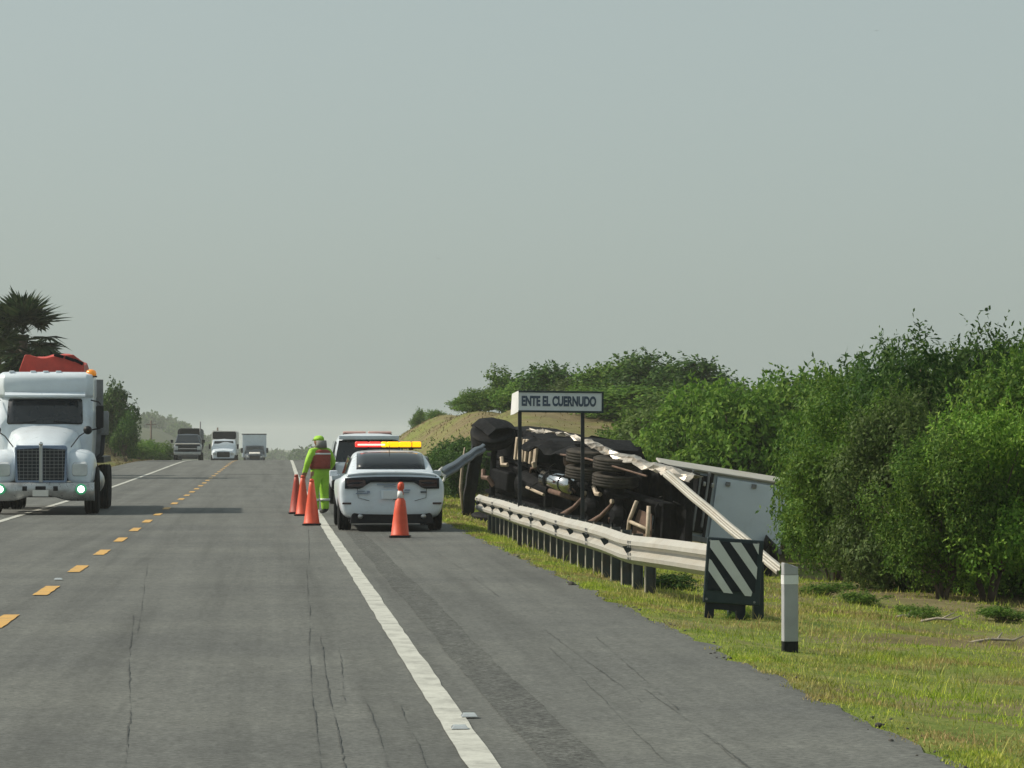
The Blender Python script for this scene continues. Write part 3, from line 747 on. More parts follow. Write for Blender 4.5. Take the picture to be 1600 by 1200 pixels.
    for x, z, w, h, m_ in ((-.55, .715, .13, .016, 'decal'), (-.53, .675, .22, .018, 'decal'), (-.42, .70, .05, .04, 'decal'), (-.10, .835, .34, .020, 'decal'), (-.04, .795, .22, .012, 'decal'), (.13, .735, .10, .022, 'decal'), (.27, .735, .10, .022, 'decal'), (.20, .69, .20, .012, 'decal'), (.10, .575, .17, .020, 'lamp_red'), (.56, .70, .11, .03, 'blue')):
        MB().box((x, -.0 + rear_y(x) * .6 + .008, z), (w, .03, h)).build('decal', M[m_], g)
    MB().prism([(-.74, .14), (-.71, .30), (-.585, .415), (.585, .415), (.71, .30), (.74, .14)], .075, .46).build('rear_diffuser', M['plastic'], g, bevel=.01)
    for sx in (-1, 1):
        MB().lathe([(-.08, .045), (.10, .045)], (sx * .56, .10, .27), 'Y', 14).build('exhaust_tip', M['steel'], g, smooth=True)
        MB().box((sx * .80, .055, .50), (.16, .03, .035)).build('reflector', M['lamp_red'], g, bevel=.008)
        for yy in (1.08, 4.13):
            wheel(g, (sx * .815, yy, .345), .345, .245, M['steel'], out=sx)
    for sx in (-1, 1): MB().tube([(sx * .80, .10, .985), (sx * .62, .02, .865), (sx * .60, .018, .60), (sx * .40, .012, .545)], .005, 5).build('lid_seam', M['plastic'], g)
    MB().tube([(0, 1.25, 1.40), (0, 1.12, 1.52)], .006, 5).build('antenna', M['plastic'], g)
    MB().box((0, 2.4, .20), (1.5, 4.2, .06)).build('underbody', M['plastic'], g)
    # light bar: lens blocks on a dark bar
    y = 1.85; bar = MB().box((0, y, 1.475), (1.22, .26, .03)).build('light_bar', M['plastic'], g, bevel=.01)
    for sx in (-.42, .42): MB().box((sx, y, 1.452), (.08, .16, .03)).build('bar_foot', M['plastic'], bar)
    segs = [(-.60, -.36, 'light_red'), (-.355, -.13, 'light_red'), (-.125, -.02, 'light_amber'), (-.015, .20, 'light_amber'), (.205, .42, 'light_amber'), (.425, .60, 'light_amber')]
    for x0, x1, m_ in segs:
        MB().box(((x0 + x1) / 2, y, 1.54), (x1 - x0, .24, .10)).build('lens', M[m_], bar, bevel=.02)
    MB().box((-.31, y - .123, 1.535), (.50, .012, .03)).build('lamp_strip', M['light_white'], bar)
    MB().box((.43, y - .123, 1.54), (.015, .012, .09)).build('divider', M['plastic'], bar)
    return g
police_saloon()

# ---------------------------------------------------------------- white police SUV ahead of it
def suv():
    g = empty('police_suv', (2.52, 75.0, 0.0), 0, 'white police utility vehicle with dark rear glass parked ahead of the saloon', 'car')
    def hp(w, zb, zt): return [(0, zb), (w * .86, zb), (w * .97, zb + .12), (w, .7), (w * .99, zt - .12), (w * .94, zt), (0, zt + .01)]
    st = [(0, hp(.93, .40, 1.08)), (.10, hp(.98, .32, 1.10)), (1.0, hp(.99, .28, 1.1)), (2.5, hp(.98, .28, 1.08)), (3.6, hp(.98, .28, 1.05)), (4.6, hp(.96, .3, 1.02)), (4.95, hp(.88, .4, .9))]
    body = body_loft(st).build('body', M['white'], g, smooth=True, sub=1)
    cut(body, [MB().lathe([(-.2, .43), (.2, .43)], (sx * .95, yy, .38), 'X', 24) for yy in (.95, 3.95) for sx in (-1, 1)])
    def gp(wb, zb, wt, zt): return [(0, zb), (wb, zb), (wt + (wb - wt) * .3, zb + (zt - zb) * .6), (wt, zt - .08), (wt * .9, zt), (0, zt + .02)]
    body_loft([(.14, gp(.92, 1.04, .80, 1.62)), (.34, gp(.92, 1.04, .75, 1.74)), (1.6, gp(.92, 1.04, .75, 1.78)), (2.8, gp(.92, 1.04, .75, 1.74)), (3.6, gp(.92, 1.0, .84, 1.12))]).build('roof', M['white'], g, smooth=True, sub=1)
    mb = MB(); mb.loft([[Vector((x, .075, 1.06)) for x in (-.84, 0, .84)], [Vector((x, .16, 1.60)) for x in (-.74, 0, .74)]], False, False); mb.build('rear_window', M['glass'], g, thick=.02)
    for sx in (-1, 1):
        mb = MB(); mb.loft([[Vector((sx * .925, .55, 1.10)), Vector((sx * .925, 3.2, 1.09))], [Vector((sx * .815, .65, 1.58)), Vector((sx * .815, 2.7, 1.58))]], False, False); mb.build('side_window', M['glass'], g, thick=.02)
        MB().box((sx * .90, .02, .95), (.13, .10, .26)).build('tail_light', M['lamp_red'], g, bevel=.02)
        for yy in (.95, 3.95): wheel(g, (sx * .84, yy, .38), .38, .25, M['steel'], out=sx)
    MB().box((0, .08, 1.67), (1.50, .34, .10)).build('roof_spoiler', M['white'], g, bevel=.015)
    MB().box((0, .0, .50), (1.86, .16, .24)).build('bumper', M['plastic'], g, bevel=.04)
    MB().box((0, .02, .82), (.34, .03, .16)).build('licence_plate', M['sign'], g, bevel=.005)
    bar = MB().box((.02, 1.9, 1.755), (1.25, .26, .03)).build('light_bar', M['plastic'], g, bevel=.01)
    for x0, x1, m_ in ((-.60, -.02, 'pinklens'), (.04, .64, 'pinklens')):
        MB().box(((x0 + x1) / 2, 1.9, 1.80), (x1 - x0, .24, .06)).build('lens', M[m_], bar, bevel=.02)
suv()

# ---------------------------------------------------------------- big white lorry coming towards the camera (front at y = 0)
def lorry():
    g = empty('white_lorry', (P(66, 800, 66).x, 65.6, 0.0), math.radians(1.2), 'white conventional tractor lorry with lit lower lamps in the oncoming lane', 'truck')
    def plan(z, yf, yb, w, wf, r=.12):
        """rounded plan of the cab at height z"""
        pts = [(-w, yb), (-w, yf + .45), (-w * .985, yf + .22), (-wf, yf + .06), (-wf * .5, yf), (wf * .5, yf), (wf, yf + .06), (w * .985, yf + .22), (w, yf + .45), (w, yb)]
        return [Vector((x, y, z)) for x, y in pts]
    cab = MB(); cab.loft([plan(.85, 1.5, 3.7, 1.0, .80), plan(1.6, 1.5, 3.7, 1.05, .84), plan(1.93, 1.48, 3.72, 1.06, .86), plan(2.25, 1.62, 3.72, 1.06, .85), plan(2.56, 1.76, 3.72, 1.05, .84),
                          plan(2.60, 1.68, 3.72, 1.06, .88), plan(2.80, 1.66, 3.72, 1.06, .92), plan(2.97, 1.68, 3.72, 1.06, .92), plan(3.07, 1.76, 3.72, 1.04, .90), plan(3.13, 1.95, 3.7, .98, .82)])
    cab.build('cab', M['white'], g, smooth=False, bevel=.03)
    mb = MB(); rows = []
    for t, w in ((0, .80), (.06, .83), (.5, .825), (.94, .81), (1, .78)):
        z = 1.965 + .565 * t; yf = 1.50 + (z - 1.93) * .45
        rows.append([Vector((x * w, yf + .05 * abs(x) ** 2.2 - .035, z)) for x in np.linspace(-1, 1, 11)])
    mb.loft(rows, False, False); ws = mb.build('windscreen', M['glass'], g, smooth=True, thick=.015)
    MB().tube([(-.75, 1.47, 1.97), (-.2, 1.50, 2.03)], .012, 6).tube([(.75, 1.47, 1.97), (.2, 1.50, 2.03)], .012, 6).build('wiper', M['plastic'], ws)
    mb = MB(); mb.loft([[Vector((x, 1.60 + .06 * abs(x / .9) ** 2 + dy, z)) for x in np.linspace(-.88, .88, 9)] for dy, z in ((0, 2.60), (-.10, 2.575), (-.10, 2.60), (.04, 2.66))], False, False)
    mb.build('sun_visor', M['white'], g, thick=.02)
    # hood
    def hs(w, zb, zs, zt, pk): return [(0, zb), (w, zb), (w * 1.0, zs), (w * .93, zs + (zt - zs) * .72), (w * .62, zt - .005), (w * .25, zt + pk * .5), (0, zt + pk)]
    body_loft([(.06, hs(.545, .70, 1.18, 1.40, .02)), (.12, hs(.57, .70, 1.22, 1.49, .03)), (.30, hs(.60, .72, 1.28, 1.58, .05)), (.8, hs(.70, .75, 1.40, 1.75, .06)), (1.3, hs(.82, .8, 1.52, 1.90, .05)), (1.62, hs(.87, .8, 1.6, 1.955, .02))]).build('hood', M['white'], g, smooth=True, sub=1)
    gr = MB(); gr.prism(rrect(-.56, .56, .68, 1.50, .07), .0, .09); fr = gr.build('grille_surround', M['chromeblue'], g, bevel=.02)
    for sx in (-1, 1):
        poly = [(sx * .045, .745), (sx * .49, .745), (sx * .525, 1.41), (sx * .045, 1.44)]
        MB().prism(poly, -.010, .02).build('grille_mesh', M['panelblack'], fr)
        mb = MB()
        for k_ in range(9): mb.box((sx * .275, -.018, .79 + .075 * k_), (.44 + .004 * k_, .012, .012))
        for k_ in range(5): mb.box((sx * (.10 + .09 * k_), -.020, 1.085), (.010, .010, .66))
        mb.build('grille_bars', M['post'], fr)
    MB().box((0, -.02, 1.10), (.075, .05, .80)).build('grille_centre_bar', M['steel'], fr, bevel=.015)
    MB().lathe([(-.02, .045), (.015, .045), (.02, .03)], (0, -.03, 1.53), 'Y', 16).build('hood_badge', M['chrome'], g, smooth=True)
    # fenders with a rounded outer shoulder
    for sx in (-1, 1):
        rows = []
        for y, zt, wo in ((.10, .98, 1.02), (.16, 1.22, 1.08), (.35, 1.38, 1.12), (.75, 1.45, 1.15), (1.15, 1.42, 1.16), (1.55, 1.25, 1.16), (1.72, 1.0, 1.15)):
            rows.append([Vector((sx * x, y, z)) for x, z in ((.50, .66), (.50, zt * .98), (.62, zt), (wo - .14, zt - .02), (wo - .03, zt - .12), (wo, zt - .30), (wo, .70), (wo - .05, .66))])
        mb = MB(); mb.loft(rows); f_ = mb.build('fender', M['white'], g, smooth=True, sub=1)
        cut(f_, [MB().lathe([(-.5, .60), (.5, .60)], (sx * 1.1, 1.0, .52), 'X', 28)])
        # head lamp set in the fender front
        hl = MB(); hl.loft([[Vector((sx * x, y, z)) for x, z in rrect(.66, .99, zz0, zz1, .06)] for y, zz0, zz1 in ((.075, .84, 1.10), (.20, .80, 1.16))]); hl.build('head_lamp', M['lampglass'], g, smooth=False, bevel=.01)
        # bumper lamps, lit
        rg = MB(); rg.lathe([(-.02, .115), (.03, .12)], (sx * .865, -.155, .555), 'Y', 20); ring = rg.build('fog_lamp_halo', M['headhalo'], g, smooth=True)
        MB().lathe([(-.04, .02), (-.035, .065), (-.005, .082)], (sx * .865, -.155, .555), 'Y', 18).build('fog_lamp', M['headlamp'], ring, smooth=True)
        # mirrors on arms
        MB().tube([(sx * .93, 1.75, 1.82), (sx * 1.12, 1.65, 1.86), (sx * 1.22, 1.66, 1.88)], .018, 6).tube([(sx * 1.0, 1.85, 2.50), (sx * 1.17, 1.68, 2.46), (sx * 1.22, 1.66, 2.40)], .016, 6).build('mirror_arm', M['plastic'], g)
        mr = MB().box((sx * 1.20, 1.64, 2.13), (.17, .09, .50)).build('mirror', M['plastic' if sx > 0 else 'white'], g, bevel=.03)
        MB().tube([(sx * .62, .45, 1.46), (sx * .80, .42, 1.70), (sx * .95, .45, 1.80)], .013, 6).build('hood_mirror_arm', M['plastic'], g)
        MB().lathe([(-.05, .03), (-.02, .09), (.03, .095), (.06, .05)], (sx * .98, .45, 1.83), 'Y', 16).build('hood_mirror', M['plastic'], g, smooth=True)
        MB().lathe([(1.72, .10), (1.75, .125), (2.23, .125), (2.27, .10)], (sx * 1.235, 3.0, 0), 'Z', 18).build('air_cleaner', M['post'], g, smooth=True)
        MB().tube([(sx * 1.235, 3.0, 1.73), (sx * 1.2, 3.0, 1.3), (sx * 1.0, 2.9, 1.1)], .05, 8).build('intake_pipe', M['darksteel'], g, smooth=True)
        MB().lathe([(2.2, .30), (2.25, .32), (3.6, .32), (3.65, .30)], (sx * .93, 0, .68), 'Y', 20).build('fuel_tank', M['steel'], g, smooth=True)
        wheel(g, (sx * 1.06, 1.0, .52), .52, .32, M['steel'], out=sx)
        for yy in (5.6, 6.95):
            wheel(g, (sx * 1.16, yy, .52), .52, .27, M['steel'], out=sx); wheel(g, (sx * .86, yy, .52), .52, .27, M['steel'], out=sx)
        MB().box((sx * 1.02, 3.0, 2.05), (.05, .9, .55)).build('door_window', M['glass'], g, bevel=.01)
    # bumper, curved in plan
    rows = []
    for z, dy in ((.30, .06), (.33, 0), (.66, 0), (.70, .05)):
        rows.append([Vector((x, -.15 + .22 * abs(x / 1.14) ** 3.5 + dy, z + (.10 * math.exp(-(x / .45) ** 4) if z < .4 else 0))) for x in np.linspace(-1.14, 1.14, 21)])
    back = [[Vector((v_.x, v_.y + .12, v_.z)) for v_ in r_] for r_ in (rows[-1], rows[0])]
    mb = MB(); mb.loft(rows + back + [rows[0]], False, False); bmp = mb.build('bumper', M['bumper'], g, smooth=True)
    for x, w in ((-.34, .10), (.0, .22), (.32, .10)):
        MB().box((x, -.145, .57), (w, .05, .10)).build('tow_slot', M['plastic'], bmp, bevel=.01)
    MB().box((0, -.165, .47), (.34, .012, .14)).build('licence_plate', M['offwhite'], bmp, bevel=.004)
    # marker lamps on the roof edge
    for x in (-.75, -.28, 0, .28): MB().box((x, 1.93, 3.13), (.12, .10, .05)).build('roof_marker', M['white'], g, bevel=.015)
    MB().lathe([(3.04, .11), (3.10, .12), (3.16, .10), (3.19, .04)], (.99, 2.1, 0), 'Z', 16).build('amber_beacon', M['amber'], g, smooth=True)
    MB().box((.99, 2.1, 3.03), (.26, .26, .03)).build('beacon_plate', M['plastic'], g)
    # chassis, axle and bed
    mb = MB()
    for sx in (-1, 1): mb.box((sx * .42, 4.3, .82), (.09, 8.0, .26))
    for yy in (.6, 2.2, 4.4, 6.2, 8.0): mb.box((0, yy, .82), (.8, .12, .18))
    mb.build('chassis', M['darksteel'], g)
    MB().tube([(-1.0, 1.0, .50), (-.6, 1.0, .42), (.6, 1.0, .42), (1.0, 1.0, .50)], .06, 8).build('front_axle', M['darksteel'], g)
    for yy in (5.6, 6.95): MB().tube([(-.9, yy, .52), (.9, yy, .52)], .09, 10).lathe([(-.12, .12), (0, .22), (.12, .12)], (0, yy, .52), 'Y', 14).build('rear_axle', M['darksteel'], g)
    MB().box((0, 1.4, .62), (.8, 2.0, .5)).build('engine', M['darksteel'], g)
    MB().box((0, 6.4, 1.16), (2.44, 5.2, .14)).build('bed', M['darksteel'], g, bevel=.01)
    MB().box((0, 3.88, 2.1), (2.40, .10, 1.8)).build('headboard', M['post'], g, bevel=.01)
    # lettering free; red load on the bed stays a thing of its own
    return g
L_ = lorry()
def red_load():
    g = empty('red_load', (L_.location.x, L_.location.y + 6.4, 1.235), math.radians(1.2), 'red painted steel load showing above the roof of the white lorry', 'cargo')
    rng = random.Random(4)
    def sec(y, dz):
        xs = np.linspace(-.85, .62, 13)
        top = []
        for i, x in enumerate(xs):
            z = 2.30 + dz * .5 + (.05 * math.sin(x * 5 + y * 3)) - (.16 * float(sm(.3, .62, x))) - (.35 * float(sm(.78, .85, -x))) + rng.uniform(-.03, .03)
            top.append(Vector((x, y, z)))
        return [Vector((.62, y, 0)), Vector((-.85, y, 0))] + top
    mb = MB(); mb.loft([sec(y, .04 * math.sin(y * 2.3)) for y in np.linspace(-2.3, .6, 7)]); mb.build('load_body', M['redload'], g, bevel=.02)
    for y in (-2.31, -.8, .45):
        MB().box((-.115, y, 1.0), (1.5, .05, .07)).build('strap', M['plastic'], g)
    for k_, x in enumerate((.05, .30, .50)):
        MB().box((x, -2.2, 2.31 - .07 * k_), (.22, .5, .07), Matrix.Rotation(.25 + .1 * k_, 3, 'Y')).build('loose_plate', M['burnt'], g, bevel=.01)
    return g
red_load()

# ---------------------------------------------------------------- vehicles at the crest
def far_pickup():
    p = P(293, 718, 205); g = empty('dark_pickup', (p.x, 205, float(rz(205))), math.radians(1), 'dark pickup with pale bonnet edge coming over the crest', 'pickup', 'oncoming vehicles at the crest')
    def hp(w, zb, zt): return [(0, zb), (w * .9, zb), (w, zb + .15), (w, zt - .18), (w * .93, zt - .03), (0, zt)]
    body_loft([(0, hp(.90, .45, 1.0)), (.12, hp(.98, .38, 1.12)), (1.4, hp(1.0, .36, 1.22)), (5.3, hp(1.0, .40, 1.22)), (5.5, hp(.96, .45, 1.2))]).build('body', M['blue'], g, bevel=.03)
    body_loft([(1.35, [(0, 1.15), (.92, 1.15), (.90, 1.3), (0, 1.3)]), (2.1, [(0, 1.15), (.92, 1.15), (.74, 1.86), (0, 1.90)]), (3.3, [(0, 1.15), (.92, 1.15), (.74, 1.86), (0, 1.90)]), (3.6, [(0, 1.15), (.92, 1.15), (.80, 1.6), (0, 1.62)])]).build('cab', M['blue'], g, bevel=.03)
    mb = MB(); mb.loft([[Vector((x, 1.38, 1.33)) for x in (-.82, 0, .82)], [Vector((x, 1.98, 1.80)) for x in (-.70, 0, .70)]], False, False); mb.build('windscreen', M['glass'], g, thick=.02)
    MB().box((0, .55, 1.175), (1.75, 1.1, .07)).build('bonnet', M['offwhite'], g, bevel=.03)
    gr = MB().box((0, -.03, .84), (1.35, .06, .38)).build('grille', M['plastic'], g, bevel=.02)
    MB().box((0, -.07, .84), (1.30, .03, .06)).build('chrome_bar', M['chrome'], gr)
    MB().box((0, -.08, .50), (1.9, .18, .20)).build('bumper', M['steel'], g, bevel=.03)
    for sx in (-1, 1):
        MB().box((sx * .80, -.01, .88), (.26, .08, .24)).build('head_lamp', M['lampglass'], g, bevel=.02)
        MB().box((sx * 1.13, 1.6, 1.36), (.20, .10, .22)).build('mirror', M['plastic'], g, bevel=.02)
        for yy in (1.0, 4.6): wheel(g, (sx * .88, yy, .40), .40, .26, M['steel'], out=sx)
def far_dark_truck():
    p = P(296, 690, 238); g = empty('dark_cargo_truck', (p.x, 238, float(rz(238))), 0, 'dark cargo truck with rounded load close behind the pickup', 'truck', 'oncoming vehicles at the crest')
    body_loft([(0, [(0, .6), (1.0, .6), (1.1, .9), (1.1, 2.3), (.95, 2.6), (0, 2.65)]), (2.0, [(0, .6), (1.1, .6), (1.12, .9), (1.12, 2.4), (1.0, 2.7), (0, 2.75)])]).build('cab', M['blue'], g, bevel=.06)
    MB().prism(rrect(-.95, .95, 1.55, 2.3, .1), -.02, .02).build('windscreen', M['glass'], g)
    MB().prism(rrect(-.8, .8, .8, 1.35, .08), -.03, .02).build('grille', M['plastic'], g)
    MB().prism(rrect(-1.2, 1.2, 1.2, 3.35, .35, 5), 2.3, 8).build('cargo_body', M['darksteel'], g, bevel=.03)
    MB().prism(rrect(-.95, .95, 2.55, 3.25, .22, 5), 2.15, 2.3).build('load_front', M['burnt'], g)
    MB().tube([(.98, 2.15, .8), (.98, 2.15, 4.0)], .07, 8).build('exhaust_stack', M['post'], g, smooth=True)
    MB().box((1.15, 2.2, 2.4), (.3, .05, 1.5)).build('side_panel', M['post'], g)
    MB().box((0, -.1, .55), (2.3, .2, .3)).build('bumper', M['darksteel'], g, bevel=.04)
    for sx in (-1, 1):
        MB().box((sx * 1.25, .1, 2.0), (.16, .1, .5)).build('mirror', M['plastic'], g, bevel=.02)
        for yy in (1.0, 6.0): wheel(g, (sx * 1.05, yy, .5), .5, .3, M['steel'], out=sx)
def shrink(o_, k_): o_.scale = (k_, k_, k_)
def far_white_truck():
    p = P(349, 700, 258); g = empty('white_cargo_truck', (p.x, 258, float(rz(258))), math.radians(-1), 'white truck with dark panel above its cab, middle of the three oncoming lorries', 'truck', 'oncoming vehicles at the crest')
    body_loft([(0, [(0, .5), (.8, .5), (.9, .7), (.9, 1.05), (.75, 1.22), (0, 1.3)]), (.9, [(0, .5), (.98, .5), (1.0, .7), (1.0, 1.25), (.85, 1.4), (0, 1.45)]), (1.0, [(0, .5), (1.0, .5), (1.04, .7), (1.04, 1.3), (.95, 1.48), (0, 1.5)])]).build('hood', M['white'], g, bevel=.05)
    body_loft([(.95, [(0, .6), (1.04, .6), (1.05, 1.5), (.98, 1.6), (0, 1.6)]), (1.35, [(0, .6), (1.04, .6), (1.06, 1.5), (.95, 2.15), (0, 2.22)]), (2.6, [(0, .6), (1.04, .6), (1.06, 1.5), (.97, 2.2), (0, 2.27)])]).build('cab', M['white'], g, bevel=.04)
    mb = MB(); mb.loft([[Vector((x, .97, 1.52)) for x in (-.88, 0, .88)], [Vector((x, 1.26, 2.08)) for x in (-.80, 0, .80)]], False, False); mb.build('windscreen', M['glass'], g, thick=.02)
    MB().prism(rrect(-1.1, 1.1, .9, 2.95, .2, 4), 2.75, 8).build('cargo_body', M['offwhite'], g, bevel=.02)
    MB().prism(rrect(-1.0, 1.0, 2.25, 2.88, .15, 4), 2.68, 2.75).build('cargo_front', M['burnt'], g)
    MB().prism(rrect(-.55, .55, .70, 1.15, .08), -.03, .02).build('grille', M['plastic'], g)
    MB().box((0, -.06, .48), (1.9, .16, .25)).build('bumper', M['plastic'], g, bevel=.04)
    for sx in (-1, 1):
        MB().box((sx * .74, -.01, .98), (.28, .06, .24)).build('head_lamp', M['lampglass'], g, bevel=.02)
        MB().box((sx * 1.2, 1.0, 1.6), (.16, .1, .4)).build('mirror', M['plastic'], g, bevel=.02)
        for yy in (.8, 6): wheel(g, (sx * .95, yy, .45), .45, .28, M['steel'], out=sx)
def far_box_truck():
    p = P(398, 700, 305); g = empty('box_truck', (p.x, 305, float(rz(305))), math.radians(1), 'box truck with tall white cargo box and dark roof rim, rightmost oncoming lorry', 'truck', 'oncoming vehicles at the crest')
    body_loft([(0, [(0, .5), (.75, .5), (.8, .7), (.8, 1.0), (.65, 1.15), (0, 1.2)]), (1.1, [(0, .5), (.95, .5), (1.0, .7), (1.0, 1.2), (.8, 1.38), (0, 1.42)])]).build('hood', M['blue'], g, bevel=.05)
    MB().box((0, .55, 1.32), (1.1, .9, .10), Matrix.Rotation(.15, 3, 'X')).build('hood_top', M['offwhite'], g, bevel=.04)
    body_loft([(1.05, [(0, .6), (1.0, .6), (1.02, 1.4), (.95, 1.5), (0, 1.5)]), (1.45, [(0, .6), (1.0, .6), (1.02, 1.4), (.92, 2.05), (0, 2.1)]), (2.4, [(0, .6), (1.0, .6), (1.02, 1.4), (.92, 2.08), (0, 2.15)])]).build('cab', M['blue'], g, bevel=.04)
    mb = MB(); mb.loft([[Vector((x, 1.06, 1.45)) for x in (-.86, 0, .86)], [Vector((x, 1.36, 2.0)) for x in (-.78, 0, .78)]], False, False); mb.build('windscreen', M['glass'], g, thick=.02)
    MB().box((0, 5.4, 2.05), (2.45, 5.8, 2.3)).build('cargo_box', M['white'], g, bevel=.03)
    MB().box((0, 5.4, 3.25), (2.49, 5.84, .09)).build('box_rim', M['plastic'], g, bevel=.01)
    MB().prism(rrect(-.5, .5, .7, 1.05, .06), -.03, .02).build('grille', M['plastic'], g)
    MB().box((0, -.06, .48), (1.8, .16, .22)).build('bumper', M['plastic'], g, bevel=.04)
    for sx in (-1, 1):
        MB().box((sx * 1.28, 1.2, 1.6), (.2, .12, .5)).build('mirror', M['plastic'], g, bevel=.02)
        MB().box((sx * .66, -.01, .95), (.2, .05, .16)).build('head_lamp', M['lampglass'], g, bevel=.02)
        for yy in (.8, 6): wheel(g, (sx * .92, yy, .45), .45, .28, M['steel'], out=sx)
far_pickup(); far_dark_truck(); far_white_truck(); far_box_truck()
for o_ in list(COL.objects):
    if o_.name == 'dark_cargo_truck': shrink(o_, .82)
    if o_.name == 'dark_pickup': shrink(o_, .95)

# ---------------------------------------------------------------- overturned truck on its right side, underside to the road
WA = Vector((3.75, -10.0, -1.25)).normalized(); WC = Vector((0, 0, 1)).cross(WA).normalized(); WB = WA.cross(WC).normalized()
if WB.z < 0: WB = -WB
WO = Vector((4.72, 70.4, -.34))
WRECK = empty('overturned_truck', (0, 0, 0), 0, 'burnt overturned truck lying on its side with underside and axles towards the road', 'truck')
WRECK.matrix_world = Matrix(((WA.x, WC.x, WB.x, WO.x), (WA.y, WC.y, WB.y, WO.y), (WA.z, WC.z, WB.z, WO.z), (0, 0, 0, 1)))
def wreck():
    g = WRECK                     # local x: front to rear, y: away from the road (towards the truck's roof), z: up
    rng = random.Random(12)
    for z in (.80, 1.66):
        MB().box((4.6, .40, z), (8.8, .26, .08)).build('chassis_rail', M['burnt'], g, bevel=.01)
    for x in (.7, 2.0, 3.3, 4.6, 5.5, 6.6, 7.9, 8.9):
        MB().box((x, .40, 1.23), (.10, .18, .80)).build('cross_member', M['burnt'], g, bevel=.01)
    # engine, gearbox, sump
    MB().box((1.3, .55, 1.22), (1.5, .7, .72)).box((1.5, .12, 1.22), (.9, .25, .45)).build('engine', M['burnt'], g, bevel=.05)
    MB().lathe([(2.1, .30), (2.5, .30), (3.1, .20), (3.4, .12)], (0, .40, 1.22), 'X', 16).build('gearbox', M['burnt'], g, smooth=False)
    MB().tube([(3.4, .38, 1.22), (5.85, .28, 1.25)], .06, 10).build('drive_shaft', M['rust'], g, smooth=True)
    # crushed cab and bonnet behind
    def ring(x, y0, y1, z0, z1, j):
        pts = rrect(y0, y1, z0, z1, .18, 3); return [Vector((x + rng.uniform(-j, j), p[0] + rng.uniform(-j, j), p[1] + rng.uniform(-j, j))) for p in pts]
    mb = MB(); mb.loft([ring(-.05, .55, 1.2, .15, 2.2, .05), ring(.35, .45, 1.45, .05, 2.32, .05), ring(1.2, .5, 1.7, .0, 2.35, .06), ring(1.9, .55, 2.0, .0, 2.3, .08)]); mb.build('bonnet', M['burnt'], g, bevel=.02)
    mb = MB(); mb.loft([ring(1.85, .6, 2.2, .0, 2.28, .08), ring(2.4, .6, 2.7, .0, 2.3, .1), ring(3.2, .6, 2.6, .02, 2.25, .1), ring(3.9, .65, 2.5, .0, 2.2, .1)]); mb.build('cab', M['burnt'], g, bevel=.02)
    # bent front bumper, hanging off the nose
    rows = []
    for z in np.linspace(-.05, 2.05, 10):
        x = -.50 + .20 * math.sin(z * 1.2) + .06 * z + rng.uniform(-.03, .03)
        rows.append([Vector((x + a, b_ - .05 * math.sin(z * 2.2), z)) for a, b_ in ((0, .0), (-.05, .14), (.0, .30), (.09, .30), (.04, .15), (.09, .0))])
    mb = MB(); mb.loft(rows); mb.build('bumper', M['darksteel'], g, bevel=.015)
    MB().tube([(-.30, -.06, .25), (-.42, -.08, .8), (-.33, -.10, 1.35), (-.36, -.05, 1.75)], [.02, .04, .035, .015], 7).build('bumper_lit_edge', M['tan'], g, smooth=True)  # pale tube standing for the sunlit edge of the dark bumper
    # front axle with both wheels; the upper one is steered over
    MB().tube([(1.05, .12, .25), (1.05, .05, .7), (1.05, .05, 1.75), (1.05, .12, 2.15)], .075, 8).build('front_axle', M['burnt'], g)
    w = wheel(g, (.95, .05, 2.20), .52, .30, M['rust'], 'Z'); w.rotation_euler = (.28, .38, 0)
    wheel(g, (1.05, .12, .22), .52, .30, M['rust'], 'Z', out=-1)
    mb = MB(); mb.loft([[Vector((x, y, 2.40 + dz + .10 * math.sin(x * 2.4))) for x in np.linspace(.5, 1.45, 8)] for y, dz in ((-.30, -.14), (-.1, .02), (.2, .05), (.45, -.02))], False, False); mb.build('fender', M['burnt'], g, thick=.03)
    # ribbed step box under the door
    sb = MB().box((2.65, .30, 2.05), (1.15, .34, .46)).build('step_box', M['burnt'], g, bevel=.02)
    for k_, x in enumerate((2.12, 2.30, 2.50, 2.66, 2.90, 3.14)):
        MB().box((x, .11, 2.02 + .02 * (k_ % 2)), (.09 + .05 * (k_ == 5), .06, .52), Matrix.Rotation(.12, 3, 'Y')).build('rib', M['tan'], sb, bevel=.012)
    # shiny muffler / tank, thin rails, round end of an air tank
    MB().lathe([(3.9, .08), (3.95, .19), (5.25, .19), (5.3, .08)], (0, .0, 1.58), 'X', 22).build('silver_tank', M['chrome'], g, smooth=True)
    for x in (4.2, 4.95): MB().lathe([(x - .03, .20), (x + .03, .20)], (0, .0, 1.58), 'X', 20).build('tank_band', M['burnt'], g)
    MB().tube([(3.1, -.05, 1.26), (4.05, -.08, 1.22)], .035, 7).build('pipe', M['tan'], g)
    MB().lathe([(-.05, .05), (-.02, .15), (.35, .16), (.38, .06)], (4.85, .05, 2.10), 'Y', 16).build('air_tank', M['rust'], g, smooth=True)
    MB().lathe([(0, .12), (.05, .13), (.3, .13)], (5.1, -.02, 2.28), 'Y', 14).build('brake_chamber', M['burnt'], g, smooth=True)
    MB().tube([(1.6, .0, 1.75), (1.75, -.05, 1.6), (1.9, .02, 1.62)], .05, 7).build('steering_link', M['tan'], g)
    MB().box((3.28, .02, 1.80), (.10, .10, .14), Matrix.Rotation(.3, 3, 'X')).build('bracket', M['tan'], g, bevel=.02)
    MB().tube([(.75, -.05, 1.35), (.9, -.12, 1.2), (1.15, -.10, 1.22), (1.25, 0, 1.05)], .06, 7).build('tie_rod', M['rust'], g)
